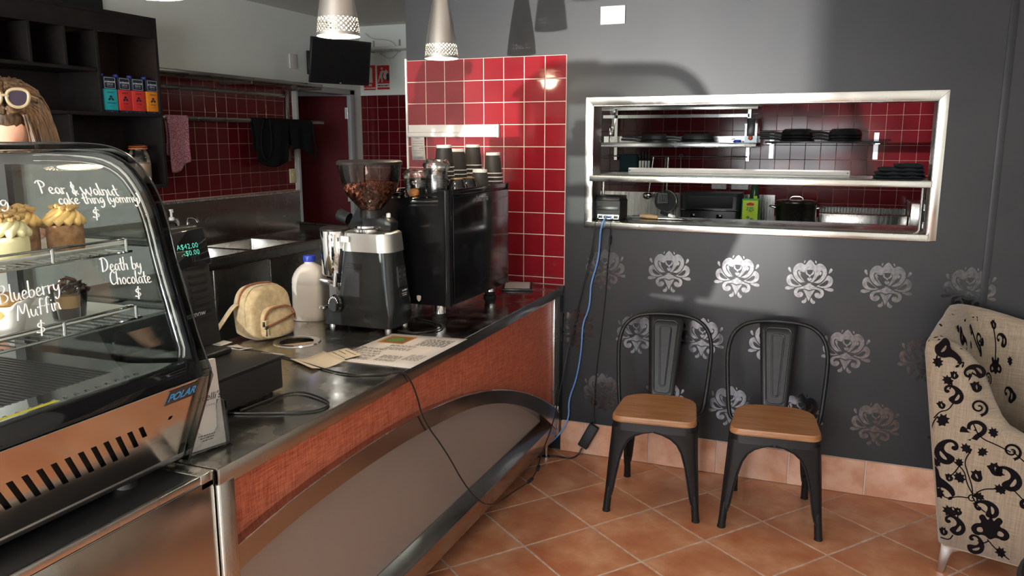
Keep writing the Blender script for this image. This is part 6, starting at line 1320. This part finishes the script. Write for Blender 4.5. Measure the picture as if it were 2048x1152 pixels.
# on the hatch itself
pr_ = thing('receipt_printer', 'black receipt printer with cables on the hatch ledge', 'printer', (.21,.115,1.2185))
MB().box(.138,.268,.052,.205,1.222,1.318).build('body', M['black_matte'], pr_, bevel=.003); MB().prism([(.052,1.318),(.205,1.318),(.198,1.338),(.090,1.342),(.060,1.336)], (.142,0,0), (0,1,0), (0,0,1), (1,0,0), .122).build('lid', M['black_satin'], pr_, bevel=.003)
MB().box(.150,.258,.050,.0525,1.268,1.290).build('rear_cover', M['black_satin'], pr_, bevel=.001); MB().box(.154,.262,.0505,.0535,1.226,1.247).build('port_plate', M['alu'], pr_)
for x, m_ in ((.170,'black_satin'),(.196,'black_satin'),(.216,'blue_cable'),(.248,'black_satin')): MB().box(x-.009,x+.009,.040,.052,1.230,1.243).build('plug', M[m_], pr_, bevel=.001)
for x in (.15,.255): MB().box(x-.008,x+.008,.07,.19,1.2187,1.2225).build('foot', M['rubber'], pr_)
t = thing('wooden_spreader', 'wooden handled spreader lying on the hatch ledge', 'spatula', (.40,.19,1.2187), .2); MB().tube([(-.06,.05,.012),(-.02,.02,.013),(.03,-.01,.011)], [.009,.013,.009], 10).build('handle', M['wood_spatula'], t, True, smooth=60); MB().prism([(.03,-.018),(.15,-.045),(.16,-.02),(.035,.0)], (0,0,.006), (1,0,0), (0,1,0), (0,0,1), .002).build('blade', M['steel_brushed'], t, True)
t = thing('cake_slice', 'steel cake slice with black and white handle on the hatch ledge', 'spatula', (.475,.20,1.2187), -.1); MB().tube([(-.05,.06,.030),(.0,.03,.020)], .010, 10).build('handle', M['black_satin'], t, True, smooth=60); MB().tube([(.0,.03,.020),(.03,.015,.014)], .009, 10).build('ferrule', M['white_plastic'], t, True, smooth=60); MB().prism([(.03,.0),(.12,-.05),(.135,-.03),(.045,.03)], (0,0,.008), (1,0,0), (0,1,0), (0,0,1), .002).build('blade', M['steel_brushed'], t, True)
t = thing('metal_tongs', 'dark beaded tongs lying beside the printer on the ledge', 'tongs', (.335,.24,1.2187)); MB().tube([(-.05,.0,.004),(.06,.01,.004)], .004, 6).build('arm', M['steel_dark'], t, True, smooth=60); MB().tube([(-.05,.0,.010),(.06,.02,.010)], .004, 6).build('arm', M['steel_bright'], t, True, smooth=60)
hbx = thing('heat_lamp_bar', 'long white heat lamp housing on the hatch shelf', 'heat lamp', (.77,.38,1.4435)); MB().prism([(.355,1.4437),(.415,1.4437),(.410,1.468),(.36,1.470)], (.230,0,0), (0,1,0), (0,0,1), (1,0,0), 1.080).build('housing', M['white_paint'], hbx, bevel=.003)
for x in (.238,1.300): MB().lathe([(.004,0),(.004,.002),(0,.002)], (x,.355,1.457), 8, ax=(0,-1,0)).build('screw', M['ink_grey'], hbx)
tw = thing('folded_towel', 'folded charcoal towel on the right of the hatch shelf', 'towel', (1.51,.20,1.4435))
for k, (z0, x0, x1, h_) in enumerate(((0,-.105,.105,.016),(.016,-.10,.10,.018),(.033,-.085,.098,.018),(.050,-.02,.095,.016))):
    rows = []
    for j in range(9):
        u = j/8; rows.append([(x0+(x1-x0)*i/14, -.07+.14*u, z0+.0005+(h_ if 0 else 0)+h_*.5+.5*h_*math.sin(PI*min(max((i/14),.02),.98))**.3*math.sin(PI*min(max(u,.02),.98))**.3+.003*math.sin(i*1.3+k+u*5)) for i in range(15)])
    bot = [[(p[0], p[1], max(z0-.004, .0006) if (0 < i < 14 and 0 < j < 8) else z0+.004) for i, p in enumerate(r)] for j, r in enumerate(rows)]
    b = MB().grid(rows).grid(bot); ed = [rows[0], bot[0]]; b.grid([rows[0], bot[0]]).grid([rows[-1], bot[-1]]).grid([[r[0] for r in rows], [r[0] for r in bot]]).grid([[r[-1] for r in rows], [r[-1] for r in bot]])
    b.build('fold', M['charcoal_cloth'], tw, True, smooth=60)
pb = thing('plastic_bag', 'crumpled clear bag hanging at the left of the hatch', 'bag', (.165,.22,1.69)); rnd = random.Random(2)
MB().grid([[(.160+.035*i/5*(.4+.6*(z-1.60)/.17)+rnd.uniform(-.004,.004), .22+rnd.uniform(-.012,.012), z) for i in range(6)] for z in (1.60,1.64,1.68,1.72,1.77)]).build('film', M['film_plastic'], pb, smooth=60); MB().tube([(.165,.22,1.765),(.20,.22,1.772)], .002, 6).build('tie', M['grey_label'], pb, smooth=60)

# ================================================================== cables
def cable(name, label, pts, r, mt, it=2):
    t = thing(name, label, 'cable', (pts[0][0], pts[0][1], 0)); MB().tube(smooth_path(pts, it), r, 8).build('cord', M[mt], t, smooth=60); return t
c1 = cable('power_cable', 'black cable running over the counter edge and up to the hatch printer', [(-.833,-1.80,.8895),(-.764,-1.66,.8895),(-.666,-1.635,.8895),(-.5,-1.655,.8895),(-.309,-1.724,.890),(-.139,-1.778,.890),(-.037,-1.737,.890),(.003,-1.685,.890),(.010,-1.645,.868),(.010,-1.59,.79),(.010,-1.55,.684),(.016,-1.398,.521),(.022,-1.256,.330),(.030,-1.13,.205),(.040,-1.03,.150),(.045,-.92,.132),(.050,-.80,.118),(.055,-.70,.105),(.055,-.62,.090),(.052,-.52,.110),(.035,-.42,.148),(.022,-.22,.216),(.018,-.075,.402),(.043,-.03,.607),(.091,-.022,.819),(.14,-.022,1.025),(.165,-.042,1.15),(.168,-.040,1.212),(.170,-.010,1.232),(.170,.038,1.236)], .0030, 'black_satin')
for p, q in (((.054,-.66,.097),(.055,-.60,.094)),((.053,-.535,.104),(.049,-.50,.115))): MB().tube([p, Vector(p).lerp(Vector(q),.1), Vector(p).lerp(Vector(q),.9), q], [.005,.0085,.0085,.005], 10).build('inline_connector', M['black_matte'], c1, smooth=50)
cable('drawer_cable', 'black looped cable lying in front of the cash drawer', [(-.24,-2.20,.890),(-.15,-2.17,.890),(-.06,-2.125,.890),(-.015,-2.085,.890),(-.018,-2.03,.890),(-.08,-1.996,.892),(-.161,-1.972,.891),(-.20,-2.01,.890),(-.20,-2.078,.891),(-.215,-2.173,.890)], .0030, 'black_satin')
cable('network_cable', 'blue network cable hanging from the hatch printer to the floor', [(.216,.038,1.236),(.212,-.02,1.236),(.206,-.045,1.215),(.196,-.042,1.17),(.189,-.02,1.128),(.181,-.014,1.028),(.144,-.012,.904),(.143,-.012,.848),(.136,-.012,.771),(.104,-.012,.695),(.101,-.012,.559),(.076,-.012,.397),(.036,-.018,.284),(.046,-.03,.194),(.012,-.06,.117),(-.030,-.10,.07),(-.075,-.15,.045),(-.14,-.16,.02)], .0042, 'blue_cable')
pc = cable('adapter_cable', 'black power adapter and lead hanging below the hatch', [(.248,.038,1.236),(.248,-.02,1.236),(.246,-.042,1.21),(.240,-.012,1.142),(.227,-.008,1.029),(.219,-.008,.827),(.197,-.008,.619),(.175,-.010,.406),(.172,-.020,.200),(.183,-.034,.176)], .0022, 'black_satin')
d_ = (Vector((.128,-.062,.056))-Vector((.185,-.036,.172))); L_ = d_.length; d_.normalize(); sN = Vector((0,-1,0)); sN = (sN-d_*sN.dot(d_)).normalized(); sU = d_.cross(sN)
MB().obox(Vector((.1565,-.049,.114)), d_*(L_/2), sU*.027, sN*.016).build('power_adapter', M['black_matte'], pc, bevel=.006)
MB().tube(smooth_path([(.126,-.063,.050),(.118,-.070,.030),(.105,-.080,.009),(.081,-.119,.006),(-.017,-.109,.006),(-.064,-.17,.006),(-.123,-.115,.006)],2), .0045, 8).build('mains_lead', M['black_satin'], pc, smooth=60)
MB().tube([(.240,-.012,1.150),(.236,-.010,1.105)], .0055, 8).build('barrel_plug', M['black_matte'], pc, smooth=50)
cable('machine_cable', 'black cable on the counter beneath the espresso machine', [(-.28,-1.20,.8905),(-.20,-1.215,.8905),(-.15,-1.16,.8905),(-.14,-1.08,.8905),(-.20,-1.02,.8905),(-.32,-.98,.8905)], .0035, 'black_satin')

# ================================================================== person behind the display case
pe = thing('person', 'person with brown hair in a pale shirt bending behind the display case', 'person', (-1.02,-2.30,0))
HC = Vector((-.875,-2.262,1.660)); bow = math.radians(38)
hf_ = Vector((.80,-.60,0)).normalized(); S_ = hf_.cross(Vector((0,0,1))).normalized()      # S_ points to the person's right hand side as seen facing out
F_ = (hf_*math.cos(bow) - Vector((0,0,1))*math.sin(bow)).normalized(); U_ = S_.cross(F_).normalized()
if U_.z < 0: U_ = -U_
def skin(name, nodes, edges, mt, parent, sub=2):
    me = bpy.data.meshes.new(name); me.from_pydata([n[0] for n in nodes], edges, [])
    o = bpy.data.objects.new(name, me); COL.objects.link(o); m_ = o.modifiers.new('skin', 'SKIN'); s_ = o.modifiers.new('sub', 'SUBSURF'); s_.levels = sub; s_.render_levels = sub
    for i, n in enumerate(nodes):
        sv = me.skin_vertices[0].data[i]; r = n[1]; sv.radius = r if isinstance(r, tuple) else (r, r); sv.use_root = (i == 0)
    dg = bpy.context.evaluated_depsgraph_get(); ev = bpy.data.meshes.new_from_object(o.evaluated_get(dg)); bpy.data.objects.remove(o)
    return ev
def hand(mb, w, d, up, s=1.0, curl=.5):
    """palm and five tapered fingers; w wrist, d pointing direction, up = back of the hand"""
    w, d, up = Vector(w), Vector(d).normalized(), Vector(up); up = (up-d*up.dot(d)).normalized(); sd = d.cross(up)
    rows = []
    for t_, ww, hh in ((0,.026,.019),(.03,.034,.016),(.06,.040,.014),(.085,.041,.012),(.092,.034,.008)):
        rows.append([w+d*t_*s+sd*(ww*s*math.cos(2*PI*i/12))+up*(hh*s*math.sin(2*PI*i/12)) for i in range(12)])
    mb.grid(rows, True); mb.add(rows[-1], [tuple(range(12))])
    for k, (off, L0) in enumerate(((-.030,.072),(-.010,.082),(.011,.077),(.030,.060))):
        p = w+d*.080*s+sd*off*s; pts = [p]; dd_ = d.copy()
        for j in range(3):
            dd_ = (dd_ - up*curl*(.35+.15*j)).normalized(); p = p+dd_*L0*s*(.45,.32,.23)[j]; pts.append(p)
        mb.tube(smooth_path(pts,1), [.0088*s,.0088*s,.0085*s,.0082*s,.0078*s,.0074*s,.0068*s,.0052*s][:len(smooth_path(pts,1))], 8)
    p = w+d*.022*s-sd*.030*s; mb.tube(smooth_path([p, p+(d*.5-sd*.75)*.030*s, p+(d*.9-sd*.55)*.058*s, p+(d*1.1-sd*.3-up*.2)*.078*s],1), [.0115*s,.011*s,.0105*s,.010*s,.0098*s,.0095*s,.009*s,.006*s], 8)
nb = HC - F_*.035 - U_*.10
nodes = [((-1.04,-2.22,.98),(.15,.10)),((-1.03,-2.22,1.15),(.125,.09)),((-1.00,-2.22,1.33),(.15,.10)),((-.965,-2.225,1.47),(.085,.07)),(tuple(nb-U_*.02),.050),(tuple(nb+U_*.03),.052),
         ((-1.02,-2.40,1.42),.060),((-.90,-2.56,1.27),.045),((-.62,-2.565,1.40),.030),((-.545,-2.556,1.408),.026),
         ((-1.04,-2.06,1.42),.060),((-1.02,-1.96,1.18),.045),((-.86,-1.90,1.0),.034),((-.80,-1.90,.955),.026),
         ((-1.02,-2.32,.86),.085),((-.99,-2.33,.48),.060),((-1.00,-2.34,.10),.042),((-.90,-2.38,.035),.035),
         ((-1.06,-2.13,.86),.085),((-1.03,-2.11,.48),.060),((-1.04,-2.11,.10),.042),((-.94,-2.13,.035),.035)]
edges = [(0,1),(1,2),(2,3),(3,4),(4,5),(3,6),(6,7),(7,8),(8,9),(3,10),(10,11),(11,12),(12,13),(0,14),(14,15),(15,16),(16,17),(0,18),(18,19),(19,20),(20,21)]
ev = skin('t', nodes, edges, None, None); bd_ = MB(); bd_.add([v.co.copy() for v in ev.vertices], [tuple(p.vertices) for p in ev.polygons]); bpy.data.meshes.remove(ev)
rows = []
for j in range(17):       # head with brow, nose, cheeks and chin
    th_ = PI*j/16; row = []
    for i in range(24):
        ph = 2*PI*i/24; x_, s_, z_ = math.sin(th_)*math.cos(ph), math.sin(th_)*math.sin(ph), -math.cos(th_)
        r_s = .074*(1-.18*max(0,-z_)**1.5); f_ = .092*x_; 
        if x_ > 0: f_ *= 1-.10*max(0,-z_-.5); f_ += .020*math.exp(-((s_/.13)**2+((z_+.18)/.16)**2)) - .010*math.exp(-(((abs(s_)-.38)/.16)**2+((z_-.02)/.14)**2)) + .006*math.exp(-((s_/.30)**2+((z_+.52)/.09)**2))
        row.append(HC + F_*f_ + S_*(r_s*s_) + U_*(.114*z_))
    rows.append(row)
bd_.grid(rows, True)
for sgn in (-1,1): bd_.ball(HC+S_*(sgn*.074)-F_*.008-U_*.01, .026, 10, 8, (.6,.6,1))
hand(bd_, (-.552,-2.557,1.407), (1,.12,.02), (0,0,1), .92, .25); hand(bd_, (-.80,-1.90,.958), (1,.0,-.45), (.4,0,1), .95, .25)
bd_.build('body', M['skin'], pe, smooth=180)
shn = [((-1.04,-2.22,.93),(.17,.12)),((-1.03,-2.22,1.15),(.142,.108)),((-1.00,-2.22,1.33),(.168,.118)),((-.968,-2.225,1.475),(.10,.085)),(tuple(nb-U_*.03),.066),((-1.02,-2.40,1.42),.075),((-.955,-2.49,1.34),.068),((-1.04,-2.06,1.42),.075),((-1.03,-1.99,1.30),.068)]
ev = skin('t', shn, [(0,1),(1,2),(2,3),(3,4),(3,5),(5,6),(3,7),(7,8)], None, None); q_ = MB(); q_.add([v.co.copy() for v in ev.vertices], [tuple(p.vertices) for p in ev.polygons]); bpy.data.meshes.remove(ev)
q_.build('shirt', M['shirt'], pe, smooth=180)
trn = [((-1.04,-2.22,.98),(.16,.11)),((-1.02,-2.32,.86),.098),((-.99,-2.33,.48),.075),((-1.00,-2.34,.10),.060),((-1.06,-2.13,.86),.098),((-1.03,-2.11,.48),.075),((-1.04,-2.11,.10),.060)]
ev = skin('t', trn, [(0,1),(1,2),(2,3),(0,4),(4,5),(5,6)], None, None); q_ = MB(); q_.add([v.co.copy() for v in ev.vertices], [tuple(p.vertices) for p in ev.polygons]); bpy.data.meshes.remove(ev)
q_.build('trousers', M['black_cloth'], pe, smooth=180)
for y in (-2.36,-2.12): MB().ball((-.955 if y < -2.2 else -.99, y, .042), .05, 14, 10, (2.3,.9,.82)).build('shoe', M['black_satin'], pe, smooth=180)
hb = MB(); rnd = random.Random(11)
rows = []
for j in range(13):     # scalp
    th_ = PI*.60*j/12; rows.append([HC - F_*.012 + F_*(.096*math.sin(th_)*math.cos(2*PI*i/24)) + S_*(.079*math.sin(th_)*math.sin(2*PI*i/24)) + U_*(.122*math.cos(th_) + (.05*max(0,math.cos(2*PI*i/24))**2*(j/12)**2)) for i in range(24)])
hb.grid(rows, True)
for k in range(420):
    sgn = 1 if k % 2 else -1; ph = rnd.uniform(.50, PI) if k > 110 else rnd.uniform(.62, 1.15); st = rnd.uniform(-.06,.085) if k > 110 else rnd.uniform(.05,.095)
    dr_ = F_*math.cos(ph) + S_*(sgn*math.sin(ph)); ln = rnd.uniform(.10,.17)
    p0 = HC + F_*st*.9 + U_*(.128-.35*abs(st)) + S_*(sgn*.004)
    p1 = HC - F_*.008 + dr_*.080 + U_*rnd.uniform(.075,.095)
    p2 = HC - F_*.008 + dr_*rnd.uniform(.095,.108) + U_*rnd.uniform(-.01,.03)
    low = Vector((0,0,-1))*ln
    p3 = p2 + low*.55 + dr_*rnd.uniform(.0,.018); p4 = p2 + low + dr_*rnd.uniform(-.012,.012)
    r_ = rnd.uniform(.0028,.0062); P_s = smooth_path([p0,p1,p2,p3,p4],1); hb.tube(P_s, [r_*(1 if i < len(P_s)*.6 else max(.15,1-(i-len(P_s)*.6)/(len(P_s)*.45))) for i in range(len(P_s))], 6)
hb.build('hair', M['hair'], pe, smooth=180)
# sunglasses pushed up on the hair
sg = thing('sunglasses', 'cream framed sunglasses pushed up on the brown hair', 'sunglasses', HC + U_*.13 + F_*.05)
gN = (U_*.42 + F_*.9).normalized(); gN = (gN + hf_*.5 + Vector((0,0,.18))).normalized(); gS = S_; gU = gN.cross(gS).normalized(); gU = gU if gU.z > 0 else -gU
gc = HC + U_*.128 + F_*.062
for sgn in (-1, 1):
    c = gc + gS*(sgn*.032); lens = [(-.026,.009),(-.017,.022),(.007,.024),(.024,.016),(.027,-.002),(.019,-.019),(.0,-.025),(-.019,-.017)]
    lens = chaikin([(x*-sgn, y) for x, y in lens], 2)
    MB().tube([c+gS*x+gU*y for x, y in lens], .0045, 8, True).build('frame_rim', M['sunglass_frame'], sg, smooth=60); MB().prism(lens, c-gN*.001, gS, gU, gN, .002).build('lens', M['lens_violet'], sg)
    MB().tube([c+gS*(sgn*.028)+gU*.006, c+gS*(sgn*.044)-gN*.03, c+gS*(sgn*.046)-gN*.09-gU*.02], .0025, 6).build('temple_arm', M['sunglass_frame'], sg, smooth=60)
MB().tube(smooth_path([gc-gS*.010+gU*.004, gc+gU*.008+gN*.002, gc+gS*.010+gU*.004],1), .004, 8).build('bridge', M['sunglass_frame'], sg, smooth=60)
